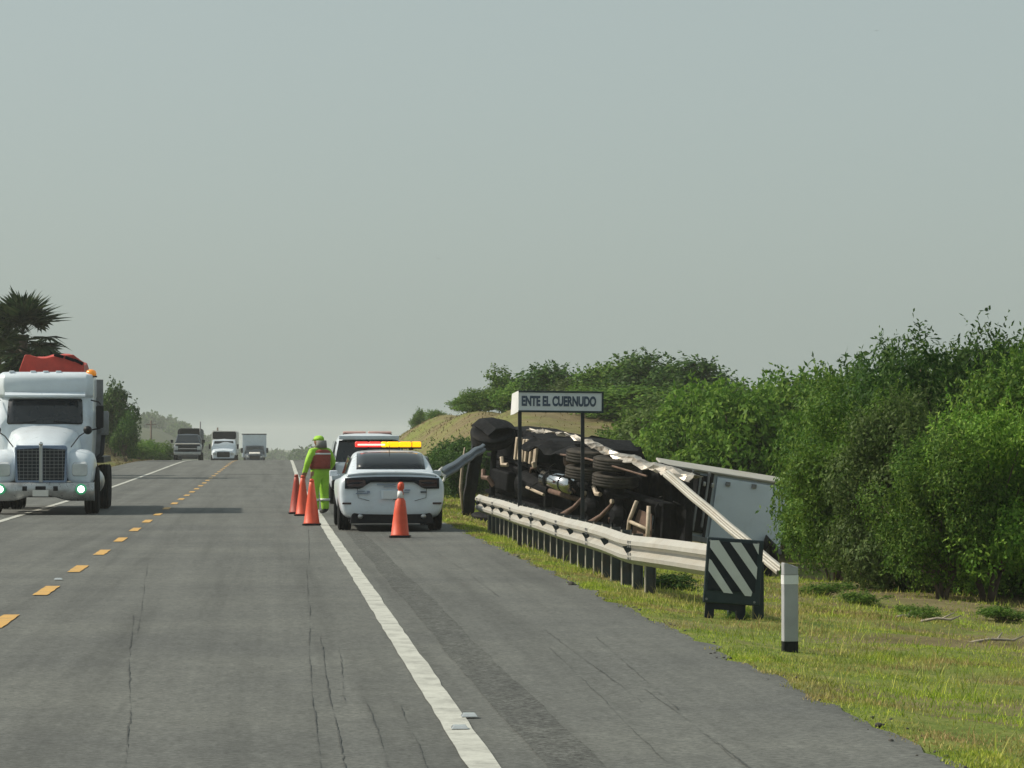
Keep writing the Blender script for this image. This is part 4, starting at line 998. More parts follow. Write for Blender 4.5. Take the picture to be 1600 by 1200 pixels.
    # two rear axles with twin tyres
    for x in (6.05, 7.35):
        MB().tube([(x, .10, .15), (x, .10, 2.35)], .10, 10).lathe([(-.14, .12), (0, .26), (.14, .14)], (x, .08, 1.23), 'Y', 16).build('rear_axle', M['burnt'], g)
        for z in (2.33, 1.98, .52, .16):
            tw_ = wheel(g, (x, -.02, z), .50, .27, M['rust'], 'Z', out=1 if z > 1 else -1); tw_.material_slots[0].link = 'OBJECT'; tw_.material_slots[0].material = M['dustylittyre']
        MB().tube([(x - .55, .05, 1.66), (x - .2, -.08, 1.66), (x + .2, -.08, 1.66), (x + .55, .05, 1.66)], .045, 6).build('leaf_spring', M['burnt'], g)
        # bent mud-flap hangers, lit by the sun
        MB().tube([(x + .25, -.20, 1.50), (x + .05, -.34, 1.22), (x - .22, -.46, 1.02), (x - .10, -.5, .88), (x + .05, -.48, .45), (x + .12, -.46, .15)], [.035, .05, .075, .06, .045, .035], 7).build('bent_hanger', M['rust'], g, smooth=True)
        MB().lathe([(-.03, .05), (.03, .05)], (x + .28, -.22, 1.56), 'Y', 10).build('hanger_pin', M['tan'], g)
    MB().tube([(6.5, -.1, 1.72), (6.75, -.15, 1.6), (6.95, -.16, 1.62)], .05, 6).build('shackle', M['tan'], g)
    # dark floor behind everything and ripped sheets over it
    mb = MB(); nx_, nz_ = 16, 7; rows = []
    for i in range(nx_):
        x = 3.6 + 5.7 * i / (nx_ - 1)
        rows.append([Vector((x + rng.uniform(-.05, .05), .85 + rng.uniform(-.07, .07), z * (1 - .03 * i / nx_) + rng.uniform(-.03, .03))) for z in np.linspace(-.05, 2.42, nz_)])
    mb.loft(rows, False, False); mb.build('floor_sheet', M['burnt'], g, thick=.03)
    for k_ in range(9):
        x = 4.0 + .66 * k_; MB().box((x, .72, 1.2), (.07, .14, 2.3), Matrix.Rotation(rng.uniform(-.03, .03), 3, 'Y')).build('floor_bearer', M['burnt'], g)
    # collapsed body above the floor (towards the roof side)
    mb = MB(); mb.loft([ring(4.1, .9, 2.2, .0, 2.0, .10), ring(5.0, .9, 2.0, .0, 2.0, .10), ring(6.0, .9, 1.5, .0, 1.9, .10), ring(7.2, .9, 1.1, .0, 1.7, .06)]); mb.build('collapsed_body', M['burnt'], g, bevel=.03)
    # crumpled bright side skin along the upper edge
    mb = MB(); n = 44; rows = []; profz = lambda x: 2.52 + .14 * math.exp(-((x - 4.9) / 1.5) ** 2) - .05 * float(sm(6, 10.7, x))
    for j, (dy, dz) in enumerate(((-.10, -.07), (-.06, -.03), (.0, .02), (.12, .02), (.3, -.03))):
        row = []
        for i in range(n):
            x = 3.0 + 7.7 * i / (n - 1); taper = -.1 + 1.1 * float(sm(4.2, 8.2, x))
            row.append(Vector((x + rng.uniform(-.05, .05), dy * (.35 + .65 * taper) + rng.uniform(-.07, .07), profz(x) + dz * (.4 + .8 * taper) + rng.uniform(-.05, .05))))
        rows.append(row)
    mb.loft(rows, False, False); mb.build('crumpled_side_skin', M['alu'], g, thick=.012)
    mb = MB(); rows = []
    for j, (dy, dz) in enumerate(((-.30, -.20), (-.15, -.12), (.1, -.05))):
        rows.append([Vector((3.2 + 2.4 * i / 13 + rng.uniform(-.04, .04), dy + rng.uniform(-.05, .05), 2.42 + dz * (1 + .3 * math.sin(i)) + rng.uniform(-.05, .05))) for i in range(14)])
    mb.loft(rows, False, False); mb.build('torn_sheet', M['burnt'], g, thick=.02)
    MB().tube([(5.2, -.28, 2.26), (6.6, -.34, 2.34), (8.0, -.30, 2.32), (9.2, -.26, 2.30)], .022, 6).build('side_rail', M['rust'], g)
    # bent ladder-like frame near the tail
    fr = MB(); a, b_, c_, d_ = (8.55, -.30, .75), (8.80, -.25, 1.72), (9.35, -.25, 1.70), (9.45, -.30, .72)
    fr.tube([a, (8.62, -.30, 1.30), b_], .045, 7).tube([d_, (9.42, -.28, 1.2), c_], .045, 7).tube([(8.62, -.30, 1.28), (9.42, -.28, 1.22)], .04, 7).tube([a, (9.0, -.33, .70), d_], .05, 7)
    f_ = fr.build('bent_frame', M['tan'], g, smooth=True)
    mb = MB(); mb.loft([[Vector((8.56, -.20, .78)), Vector((9.0, -.17, .74)), Vector((9.44, -.20, .76))], [Vector((8.64, -.19, 1.25)), Vector((9.0, -.14, 1.22)), Vector((9.40, -.18, 1.2))], [Vector((8.80, -.18, 1.55)), Vector((9.05, -.13, 1.52)), Vector((9.34, -.17, 1.53))]], False, False); mb.build('frame_plate', M['rust'], f_, thick=.02)
    for k_ in range(16):
        x = rng.uniform(2.2, 9.9); z = rng.uniform(.7, 2.2); c0 = Vector((x, rng.uniform(.0, .4), z)); d0 = Vector((rng.uniform(-.5, .5), rng.uniform(-.15, .15), rng.uniform(-.3, .3)))
        MB().tube([c0, c0 + d0 * .5 + Vector((0, -.08, .04)), c0 + d0], rng.choice([.015, .022, .03]), 6).build('hose', M[rng.choice(['burnt', 'burnt', 'rust', 'darksteel'])], g, smooth=True)
wreck()

# ---------------------------------------------------------------- white trailer slewed across the gully
def trailer():
    a0, a1 = P(1034, 725, 63.6), P(1236, 757, 63.9)
    ax = (a1 - a0); ln = ax.length; ax.normalize(); cx = Vector((0, 0, 1)).cross(ax).normalized(); up = ax.cross(cx).normalized()
    if up.z < 0: up = -up
    g = empty('wrecked_trailer', (0, 0, 0), 0, 'white box trailer slewed in the gully behind the striped marker panel', 'trailer')
    o_ = a0 - up * 2.45
    g.matrix_world = Matrix(((ax.x, cx.x, up.x, o_.x), (ax.y, cx.y, up.y, o_.y), (ax.z, cx.z, up.z, o_.z), (0, 0, 0, 1)))
    T = 2.45; zb = 1.02
    MB().box((ln / 2, 2.3, (T + zb) / 2), (ln, 4.4, T - zb - .04)).build('box_body', M['trailer'], g, bevel=.02)
    x0 = ln * .42
    MB().box(((x0 + ln) / 2, .04, (T + zb) / 2 - .02), (ln - x0 - .1, .05, T - zb - .14)).build('side_panel', M['trailer'], g, bevel=.01)
    MB().box((ln / 2, .26, T + .05), (ln + .04, .56, .05), Matrix.Rotation(math.radians(13), 3, 'X')).build('sun_tilted_top_plate', M['alu' if False else 'rail'], g, bevel=.015)  # shaped as a tilted plate to catch sun along the top edge
    MB().box((ln / 2, .05, zb - .03), (ln + .04, .12, .12)).build('bottom_rail', M['post'], g, bevel=.012)
    MB().box((x0 - .06, .03, (T + zb) / 2), (.05, .06, T - zb)).build('door_seam', M['plastic'], g)
    MB().box((x0 * .5, .05, (T + zb) / 2), (x0 - .1, .04, T - zb - .2)).build('burnt_panel', M['burnt'], g)
    for k_ in range(6):
        MB().box((.15 + k_ * (x0 - .3) / 5, -.01, (T + zb) / 2 + .1 * (k_ % 2)), (.05, .07, T - zb - .25)).build('stiffener', M['post'], g, bevel=.01)
        MB().box((.25 + k_ * (x0 - .3) / 5, -.03, T - .28), (.06, .06, .10)).build('corner_bracket', M['steel'], g, bevel=.015)
    for fx, fz in ((.52, T - .20), (.72, T - .16), (.55, zb + .42)):
        MB().box((ln * fx, -.01, fz), (.10, .06, .09)).build('hinge', M['post'], g, bevel=.01)
    MB().box((ln / 2, 2.3, zb - .30), (ln - .3, 4.2, .36)).build('chassis', M['burnt'], g)
    for y in (.8, 2.1):
        MB().tube([(.1, y, .42), (ln - .1, y, .42)], .08, 8).build('axle', M['burnt'], g)
        for x in (.2, ln - .2): wheel(g, (x, y, .48), .50, .36, M['rust'], 'X', out=-1 if x < 1 else 1)
    MB().tube([(ln - .42, -.06, .95), (ln - .36, -.09, 1.2), (ln - .2, -.07, 1.05), (ln - .1, -.05, .7)], [.06, .12, .11, .08], 8).build('mud_flap_roll', M['plastic'], g, smooth=True)
trailer()

# ---------------------------------------------------------------- crash barrier
WPROF = [(.0, .0), (.020, .012), (.075, .055), (.080, .095), (.006, .140), (.006, .172), (.080, .217), (.075, .257), (.020, .300), (.0, .312)]
def beam_rows(path, flip=1, twist=None, scale=1.0):
    """W profile swept along a path of points (bottom edge); humps face -normal side"""
    rows = []
    for i, p in enumerate(path):
        p = Vector(p); t = (Vector(path[min(i + 1, len(path) - 1)]) - Vector(path[max(i - 1, 0)])).normalized()
        up = Vector((0, 0, 1)) if twist is None else twist[i]
        n = t.cross(up).normalized() * flip; u = n.cross(t).normalized() * flip
        if twist is None and u.z < 0: u = -u
        sc_ = scale if not isinstance(scale, tuple) else scale[0] + (scale[1] - scale[0]) * i / (len(path) - 1)
        rows.append([p + n * d * sc_ + u * h * sc_ for d, h in WPROF])
    return rows
def barrier():
    ctrl = [(4.42, 28.9), (4.28, 29.9), (4.10, 31.6), (4.01, 33.4), (3.97, 36), (3.96, 40), (3.95, 46), (3.95, 52), (3.95, 56.2)]
    ys = np.array([c[1] for c in ctrl]); xs = np.array([c[0] for c in ctrl])
    def px_(y): return float(np.interp(y, ys, xs))
    def top(y): return .60 + .005 * math.sin(y * .9) - .02 * math.exp(-((y - 33.3) / 1.2) ** 2)
    g = empty('crash_barrier', (3.95, 42, gz(3.95, 42)), 0, 'cream galvanised crash barrier with corrugated beam along the verge', 'guardrail')
    off = Vector(g.location)
    y = 28.9; k_ = 0
    while y < 56:
        y1 = min(y + 3.9, 56.2); n = 14; path = []
        for i in range(n):
            yy = y + (y1 - y) * i / (n - 1)
            path.append(Vector((px_(yy) + (.004 if k_ % 2 else 0), yy, top(yy) - .312)) - off)
        mb = MB(); mb.loft(beam_rows(path, -1), False, False); mb.build('beam', M['rail'], g, smooth=False, thick=.006)
        bo = MB()
        for dz in (.065, .115, .20, .245):
            for dy in (.06, .20):
                bo.box(Vector((px_(y + dy) - .082, y + dy, top(y + dy) - .312 + dz)) - off, (.012, .03, .03))
        if y > 29: bo.build('splice_bolts', M['post'], g)
        y += 3.8; k_ += 1
    y = 33.15; k_ = 0
    while y < 56.3:
        x = px_(y) + .06; z0 = gz(x, y) - .15; h = top(y) - .02
        lean = .02 * math.sin(y * 5)
        # I-section post and wooden-size spacer block
        mb = MB()
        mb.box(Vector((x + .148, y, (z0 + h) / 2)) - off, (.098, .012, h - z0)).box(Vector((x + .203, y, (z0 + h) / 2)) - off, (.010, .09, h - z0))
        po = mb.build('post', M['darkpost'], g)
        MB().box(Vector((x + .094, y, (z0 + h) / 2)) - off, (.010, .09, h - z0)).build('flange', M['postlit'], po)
        MB().box(Vector((x + .035, y, h - .15)) - off, (.085, .12, .26)).build('spacer', M['post'], g, bevel=.006)
        if k_ % 2: y += .9525; k_ += 1; continue
        # reflector tab in the valley of the beam
        q = Vector((px_(y) - .006, y, h - .14)) - off
        MB().prism([(0, -.05), (-.035, -.06), (-.095, .04), (0, .05)], -.006, .006).build('reflector_tab', M['panel'], g).location = q
        MB().lathe([(-.012, .022), (.0, .022)], Vector((px_(y) - .012, y + .18, h - .14)) - off, 'X', 8).build('bolt', M['post'], g)
        y += .9525; k_ += 1
    # end plate at the near end
    MB().box(Vector((4.34, 29.25, .36)) - off, (.02, .06, .50)).box(Vector((4.34, 29.22, .60)) - off, (.06, .05, .04)).build('end_strap', M['post'], g, bevel=.005)
    for y, dx in ((29.0, .06), (28.95, .30)):
        MB().box(Vector((4.45 + dx, y, .14)) - off, (.10, .10, .62)).build('end_post', M['panel'], g, bevel=.006)
barrier()
def torn_beam(name, pts, label, ups, scale=1.0, bend=0.0, m_='rail', flip=1):
    base = Vector(pts[0]); n = 16; path = []; tw = []
    for i in range(n):
        t = i / (n - 1) * (len(pts) - 1); k_ = min(int(t), len(pts) - 2); f_ = t - k_
        path.append(Vector(pts[k_]).lerp(Vector(pts[k_ + 1]), f_) - base + Vector((0, 0, bend * math.sin(i * 1.3) * .02)))
        tw.append(Vector(ups[0]).lerp(Vector(ups[1]), i / (n - 1)))
    mb = MB(); rows = beam_rows(path, flip, tw, scale); mb.loft(rows, False, False)
    o = mb.build(name, M[m_], None, thick=.008); o.location = base; tag(o, label, 'guardrail', 'torn barrier beams')
    return o
torn_beam('torn_beam', [P(1036, 744, 57.6), P(1214, 898, 52.2)], 'long bent beam leaning from the wreck tail down behind the striped panel', [(.72, -.1, .62), (.66, -.2, .70)], (.50, .58), .3)
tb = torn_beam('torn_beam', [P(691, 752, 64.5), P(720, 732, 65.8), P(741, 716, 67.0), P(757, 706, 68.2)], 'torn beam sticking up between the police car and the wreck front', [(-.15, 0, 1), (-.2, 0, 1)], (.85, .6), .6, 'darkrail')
MB().tube([(.0, -.05, .30), (-.06, -.08, .24), (-.02, -.09, .16), (.05, -.08, .12), (.03, -.08, .02), (-.08, -.08, -.06)], [.02, .035, .03, .03, .03, .015], 7).build('curled_end', M['offwhite'], tb, smooth=True)

# ---------------------------------------------------------------- striped end marker
def marker():
    p = P(1146, 893, 28.6); g = empty('striped_marker', p, 0, 'black marker panel with diagonal pale stripes at the near end of the barrier', 'sign')
    g.rotation_euler = (0, math.radians(4.0), math.radians(-4)); k = 748.0
    w, h = .545, .63
    MB().box((0, 0.02, 0), (w, .035, h)).build('panel_frame', M['panel'], g, bevel=.012)
    MB().box((-.01, -.003, .045), (.455, .012, .47)).build('black_face', M['panelblack'], g)
    def q(x, y): return ((x - 412) / k, -(y - 424) / k)
    stripes = [[(232, 345), (246, 352), (418, 582), (352, 580), (232, 430)], [(232, 212), (292, 208), (556, 562), (550, 592), (506, 592), (232, 262)],
               [(372, 216), (452, 214), (580, 382), (580, 470)], [(536, 214), (582, 214), (582, 290)]]
    for s_ in stripes:
        MB().prism([q(*c) for c in s_], -.014, -.008).build('pale_stripe', M['stripe'], g)
    for x in (-.20, .10): MB().box((x, .06, -.36), (.09, .05, .44)).build('leg', M['panelblack'], g, bevel=.006)
    MB().box((-.05, .045, -.33), (.36, .03, .09)).build('cross_bar', M['panelblack'], g)
    for x in (-.24, .22):
        for z in (-.28, .28): MB().lathe([(-.004, .012), (.002, .012)], (x, -.002, z), 'Y', 8).build('bolt', M['post'], g)
marker()

# ---------------------------------------------------------------- white delineator post
def delineator():
    x, y = G(1234, 1022, -.09).x, G(1234, 1022, -.09).y
    g = empty('delineator_post', (x, y, gz(x, y) - .04), math.radians(6), 'white delineator post with black foot standing in the verge grass', 'post')
    H = .77
    def ringp(z, s=1.0): return [Vector((s * x, s * y, z)) for x, y in ((.066, -.02), (.062, .03), (.03, .055), (-.03, .055), (-.062, .03), (-.066, -.030), (-.058, -.046), (-.03, -.050), (.03, -.050), (.058, -.044))]
    def slope(z): return [Vector((v_.x, v_.y, z + .25 * (v_.x + .06))) for v_ in ringp(z)]
    MB().loft([ringp(0), ringp(.02), ringp(.125)]).build('foot', M['plastic'], g, smooth=False)
    MB().loft([ringp(.126), ringp(.585)]).build('shaft', M['deline'], g, smooth=False, bevel=.004)
    MB().loft([ringp(.586, 1.03), ringp(.66, 1.03)]).build('reflective_band', M['tape'], g)
    top_ = [Vector((v_.x, v_.y, H - .03 + (.02 if v_.x < 0 else -.015))) for v_ in ringp(0)]
    MB().loft([ringp(.661), top_]).build('cap', M['deline'], g, bevel=.006)
delineator()

# ---------------------------------------------------------------- bridge name sign
def bridge_sign():
    D = 47.0; a = P(808, 626.5, D); b_ = P(940, 629, D); c = (a + b_) / 2; w = (b_ - a).length; h = .335
    zg = gz(c.x, D); g = empty('bridge_sign', (c.x, D, zg), math.radians(-1.5), 'white bridge name sign on two posts above the wreck', 'sign')
    zc = c.z - zg
    bd = MB().box((0, 0, zc), (w, .02, h)).build('board', M['sign'], g, bevel=.006); bd.rotation_euler = (0, math.radians(.6), 0)
    bz = zc
    for z, hh in ((zc + h / 2 - .012, .028), (zc - h / 2 + .012, .032)): MB().box((0, -.008, z), (w + .01, .03, hh)).build('rim', M['panel'], bd, bevel=.004)
    MB().box((w / 2 - .012, -.008, zc), (.03, .032, h)).build('rim', M['panel'], bd, bevel=.004)
    # left end of the board is bent back
    mb = MB(); mb.loft([[Vector((-w / 2, -.010, zc + h / 2)), Vector((-w / 2, -.010, zc - h / 2 + .01))], [Vector((-w / 2 - .05, .10, zc + h / 2 - .025)), Vector((-w / 2 - .06, .10, zc - h / 2 - .03))], [Vector((-w / 2 - .09, .22, zc + h / 2 - .05)), Vector((-w / 2 - .11, .23, zc - h / 2 - .05))]], False, False)
    mb.build('bent_end', M['tape'], bd, thick=.006)
    cu = bpy.data.curves.new('sign_text', 'FONT'); cu.body = 'ENTE EL CUERNUDO'; cu.size = .205; cu.extrude = .002; cu.align_x = 'CENTER'; cu.align_y = 'CENTER'; cu.offset = .010
    o = bpy.data.objects.new('tmp', cu); COL.objects.link(o); dg = bpy.context.evaluated_depsgraph_get(); dg.update()
    me = bpy.data.meshes.new_from_object(o.evaluated_get(dg)); bpy.data.objects.remove(o)
    xs = [v_.co.x for v_ in me.vertices]; sc_ = (w * .88) / (max(xs) - min(xs))
    me.transform(Matrix.Diagonal((sc_, 1.0, 1, 1))); me.transform(Matrix.Rotation(math.pi / 2, 4, 'X'))
    me.materials.clear(); me.materials.append(M['signink'])
    t = bpy.data.objects.new('lettering', me); link(t, bd); t.location = (-.035, -.0145, zc)
    for px_ in (808, 906):
        x = P(px_, 640, D).x - c.x
        MB().box((x + .045, .035, (zc - .12) / 2 - .15), (.058, .05, zc + .28)).build('post', M['darksteel'], g, bevel=.004)
bridge_sign()

# ---------------------------------------------------------------- cones
def cone(px, py, hgt, m_, label, tape=False, lean=0.0):
    p = G(px, py); g = empty('traffic_cone', (p.x, p.y, .004), random.uniform(-.15, .15), label, 'traffic cone', 'orange cones round the police vehicles')
    MB().prism(rrect(-.175, .175, -.175, .175, .05, 3), 0, .035, 'XY').build('base', M['plastic'], g, bevel=.008)
    mb = MB(); pr = [(.035, .165), (.05, .15), (hgt * .45, .105), (hgt * .80, .062), (hgt * .93, .048), (hgt * .94, .034)]
    if tape: pr = [(.035, .165), (.05, .15), (hgt * .45, .11), (hgt * .66, .085), (hgt * .70, .055), (hgt * .86, .040), (hgt * .88, .058), (hgt * .96, .055), (hgt, .03)]
    rings = [[Vector((r * math.cos(a) + lean * z * z, r * math.sin(a), z)) for a in np.linspace(0, 6.2832, 22, endpoint=False)] for z, r in pr]
    mb.loft(rings); b_ = mb.build('cone_body', M[m_], g, smooth=True)
    if tape: MB().lathe([(hgt * .71, .058), (hgt * .84, .046)], (lean * .3, 0, 0), 'Z', 20).build('reflective_tape', M['tape'], g, smooth=True)
    else: MB().lathe([(hgt * .94, .05), (hgt, .034)], (lean * hgt * hgt, 0, 0), 'Z', 16).build('cone_tip', M[m_], g, smooth=True)
cone(487, 821, .88, 'cone', 'orange cone nearest the camera of the three by the edge line')
cone(473, 806, .86, 'cone', 'orange cone beside the legs of the worker, behind the nearest one')
cone(463, 803, .86, 'cone_dark', 'dark red cone with shade in its colour, furthest out in the lane')
cone(625, 840, .92, 'cone', 'orange cone with white collar directly behind the police saloon', True, .02)

# road studs and small litter on the tarmac
def stud(px, py, label):
    p = G(px, py); o = MB().box((0, 0, .011), (.10, .10, .02), None, (.7, .6)).build('road_stud', M['lampglass'], None, bevel=.004); o.location = (p.x, p.y, .010)
    tag(o, label, 'road stud', 'road studs')
stud(733, 1122, 'small pale road stud just right of the white edge line'); stud(718, 1141, 'small road stud on the white edge line near the camera'); stud(91, 907, 'small road stud between the yellow dashes')

# ---------------------------------------------------------------- worker in lime suit
def worker():
    p = G(500, 803); g = empty('person', (p.x, p.y, 0.006), math.radians(42), 'person in lime high visibility suit with maroon vest standing beside the parked police vehicles', 'person')
    # local: facing +y before turning; root turned so that the figure looks to the road
    J = {'pel': (0, 0, .92), 'wai': (0, .01, 1.06), 'che': (0, .0, 1.28), 'nec': (0, .01, 1.44), 'hd0': (0, .03, 1.50)}
    V = [J['pel'], J['wai'], J['che'], J['nec'], J['hd0']]; R_ = [(.155, .12), (.15, .115), (.18, .125), (.065, .065), (.06, .06)]; E = [(0, 1), (1, 2), (2, 3), (3, 4)]
    for sx in (-1, 1):
        k = len(V)
        V += [(sx * .10, 0, .84), (sx * .115, .02, .48), (sx * .12, -.01, .11), (sx * .125, .02, .055), (sx * .135, .15, .04)]
        R_ += [(.105, .11), (.08, .085), (.075, .078), (.052, .05), (.042, .036)]
        E += [(0, k), (k, k + 1), (k + 1, k + 2), (k + 2, k + 3), (k + 3, k + 4)]
        k = len(V)
        el = (sx * .28, .02, 1.10) if sx < 0 else (sx * .30, -.02, 1.12)
        wr = (sx * .25, .12, .90) if sx < 0 else (sx * .27, .12, .90)
        V += [(sx * .20, 0, 1.36), el, wr]; R_ += [(.078, .078), (.060, .060), (.045, .045)]; E += [(2, k), (k, k + 1), (k + 1, k + 2)]
        W_ = Vector(wr); d = (W_ - Vector(el)).normalized(); pk = len(V); pal = W_ + d * .08
        V.append(tuple(pal)); R_.append((.036, .028)); E.append((k + 2, pk))
        side = d.cross(Vector((0, 0, 1))).normalized(); dn = d.cross(side)
        for f_ in range(4):
            kk = len(V); a = pal + side * (-.028 + .019 * f_) + d * .035; b_ = a + d * (.03 + .006 * (f_ in (1, 2))) + dn * .012; c = b_ + d * .014 + dn * .022
            V += [tuple(a), tuple(b_), tuple(c)]; R_ += [(.0095,) * 2, (.009,) * 2, (.008,) * 2]; E += [(pk, kk), (kk, kk + 1), (kk + 1, kk + 2)]
        kk = len(V); a = W_ + d * .04 + side * -.038; b_ = a + d * .035 - side * .012
        V += [tuple(a), tuple(b_)]; R_ += [(.011,) * 2, (.009,) * 2]; E += [(k + 2, kk), (kk, kk + 1)]
    me = bpy.data.meshes.new('body'); me.from_pydata(V, E, []); o = bpy.data.objects.new('tmp', me); COL.objects.link(o)
    sk = o.modifiers.new('skin', 'SKIN'); sk.use_smooth_shade = True
    for i, r in enumerate(R_): me.skin_vertices[0].data[i].radius = r
    me.skin_vertices[0].data[0].use_root = True
    sb = o.modifiers.new('sub', 'SUBSURF'); sb.levels = sb.render_levels = 2
    dg = bpy.context.evaluated_depsgraph_get(); dg.update(); bm_me = bpy.data.meshes.new_from_object(o.evaluated_get(dg)); bpy.data.objects.remove(o)
    bm = bmesh.new(); bm.from_mesh(bm_me)
    # head with brow, nose, chin and ears
    hd = bmesh.ops.create_uvsphere(bm, u_segments=24, v_segments=18, radius=1.0)['verts']
    for v_ in hd:
        x, y, z = v_.co; yy = y * .098; zz = z * .118; xx = x * .076
        if y > 0:
            yy += .022 * math.exp(-((x / .22) ** 2 + ((z + .05) / .22) ** 2)); yy += .010 * math.exp(-((x / .5) ** 2 + ((z - .3) / .12) ** 2))
            yy -= .012 * math.exp(-(((abs(x) - .38) / .16) ** 2 + ((z - .10) / .12) ** 2)); yy += .010 * math.exp(-((x / .35) ** 2 + ((z + .75) / .2) ** 2)) - .006 * math.exp(-((x / .3) ** 2 + ((z + .42) / .05) ** 2))
        if abs(x) > .9: xx *= 1 + .16 * math.exp(-(((y + .05) / .18) ** 2 + ((z) / .25) ** 2))
        if z < -.2: xx *= 1 - .22 * (-z - .2)
        v_.co = Vector((xx, yy + .035, zz + 1.575))
    bm.to_mesh(bm_me); bm.free()
    for m_ in ('hivis', 'skin', 'boot'): bm_me.materials.append(M[m_])
    for pl in bm_me.polygons:
        c = pl.center; pl.use_smooth = True
        hand = False
        for wr in ((-.25, .12, .90), (.27, .12, .90)):
            if (c - Vector(wr)).length < .17 and c.z < wr[2] + .0: hand = True
        pl.material_index = 1 if (c.z > 1.44 or hand) else (2 if c.z < .10 else 0)
    g.scale = (1.25, 1.2, 1.0)
    b_ = bpy.data.objects.new('body', bm_me); link(b_, g)
    # cap with brim, vest over the back, reflective bands
    def ell(z, rx, ry, cy=.0, n=24): return [Vector((rx * math.cos(a), ry * math.sin(a) + cy, z)) for a in np.linspace(0, 6.2832, n, endpoint=False)]
    MB().loft([ell(1.60, .086, .108, .035), ell(1.64, .084, .106, .033), ell(1.685, .066, .085, .03), ell(1.705, .03, .04, .03)]).loft([[Vector((x, .13 + .07 * math.cos(x / .075 * 1.5), 1.605 - .012)) for x in np.linspace(-.07, .07, 7)], [Vector((x, .11, 1.625)) for x in np.linspace(-.07, .07, 7)]], False, False).build('cap', M['hivis'], g, smooth=True)
    MB().loft([ell(1.60, .098, .08, -.035), ell(1.52, .10, .085, -.04), ell(1.44, .12, .10, -.02)]).build('hood', M['greycloth'], g, smooth=True)
    MB().loft([ell(.98, .20, .165), ell(1.12, .20, .165), ell(1.25, .21, .168), ell(1.36, .20, .155), ell(1.40, .15, .12)]).build('vest', M['vest'], g, smooth=True)
    MB().loft([ell(1.10, .198, .16), ell(1.14, .198, .16)]).build('vest_band', M['post'], g, smooth=True)
    MB().loft([ell(1.29, .212, .172), ell(1.325, .208, .168)]).build('vest_band', M['tape'], g, smooth=True)
    for sx in (-1, 1):
        MB().loft([[v_ + Vector((sx * .118, .008, 0)) for v_ in ell(z, .095, .098, 0, 16)] for z in (.28, .33)]).build('trouser_band', M['tape'], g, smooth=True)
worker()

# ---------------------------------------------------------------- poles, birds, stones, dead wood
def pole(px, top, D, label):
    p = P(px, top, D); z = gz(p.x, D); g = empty('utility_pole', (p.x, D, z - .2), 0, label, 'pole', 'poles on the left')
    MB().tube([(0, 0, 0), (0, 0, p.z - z + .2)], [.16, .11], 10).build('shaft', M['wood'], g, smooth=True)
    MB().box((0, -.1, p.z - z - .3), (1.3, .1, .1)).build('cross_arm', M['wood'], g)
pole(210, 645, 250, 'thin wooden pole beside the dark tree on the left')
pole(340, 668, 420, 'faint distant pole behind the oncoming lorries')
pole(236, 657, 380, 'faint pole on the hazy hill to the left')
def bird(px, py, D, s, label):
    g = MB(); g.loft([[Vector((0, -.18, 0))] * 6, [Vector((.05 * math.cos(a), -.05, .05 * math.sin(a))) for a in np.linspace(0, 6.28, 6, endpoint=False)], [Vector((.045 * math.cos(a), .1, .045 * math.sin(a))) for a in np.linspace(0, 6.28, 6, endpoint=False)], [Vector((0, .24, 0))] * 6])
    for sx in (-1, 1):
        g.add([(0, -.05, .02), (sx * .25, -.08, .10), (sx * .48, .02, .04), (sx * .25, .06, .09), (0, .08, .02)], [(0, 1, 3, 4), (1, 2, 3)])
    o = g.build('bird', M['bird'], None); o.location = P(px, py, D); o.scale = (s, s, s); tag(o, label, 'bird', 'birds in the sky')
bird(685, 404, 240, .62, 'tiny dark bird in the middle of the sky'); bird(1370, 48, 300, .6, 'tiny faint bird high at the upper right')

def rock_mesh(seed, m_):
    bm = bmesh.new(); bmesh.ops.create_icosphere(bm, subdivisions=2, radius=1.0); r = random.Random(seed)
    ax = [Vector((r.gauss(0, 1), r.gauss(0, 1), r.gauss(0, 1))).normalized() for _ in range(6)]
    for v_ in bm.verts:
        k = 1 + sum(.42 * max(0, v_.co.dot(a)) ** 3 * (1 if i % 2 else -1) for i, a in enumerate(ax)); v_.co = Vector((v_.co.x * k, v_.co.y * k * .8, v_.co.z * k * .6))
    me = bpy.data.meshes.new('clod'); bm.to_mesh(me); bm.free(); me.materials.append(m_); return me
rks = [rock_mesh(i, M['clod']) for i in range(3)]; sts = [rock_mesh(10 + i, M['stone']) for i in range(3)]
# broken crumbs of tarmac and pebbles along the ragged edge: too many to count
rng = np.random.default_rng(31)
Vs, Fs, n0 = [], [], 0
me0 = rks[0]; bv = np.array([v_.co[:] for v_ in me0.vertices]); bf = np.array([p_.vertices[:] for p_ in me0.polygons])
for k in range(420):
    y = 14 + 50 * rng.random() ** 1.6; x = 3.52 + .06 * rng.normal() + float(ro(y)); s = .004 + .014 * rng.random() ** 4
    a = rng.random() * 6.28; c_, s_ = math.cos(a), math.sin(a)
    q = bv * s; q = np.stack([q[:, 0] * c_ - q[:, 1] * s_, q[:, 0] * s_ + q[:, 1] * c_, q[:, 2]], 1) + np.array([x, y, max(gz(x, y), 0 if x < 3.5 else -1) + s * .2])
    Vs.append(q); Fs.append(bf + n0); n0 += len(q)
cr = link(bpy.data.objects.new('edge_crumbs', np_mesh('edge_crumbs', np.concatenate(Vs), np.concatenate(Fs), M['clod']))); tag(cr, 'crumbs of broken tarmac along the shoulder edge', 'rubble', kind='stuff')
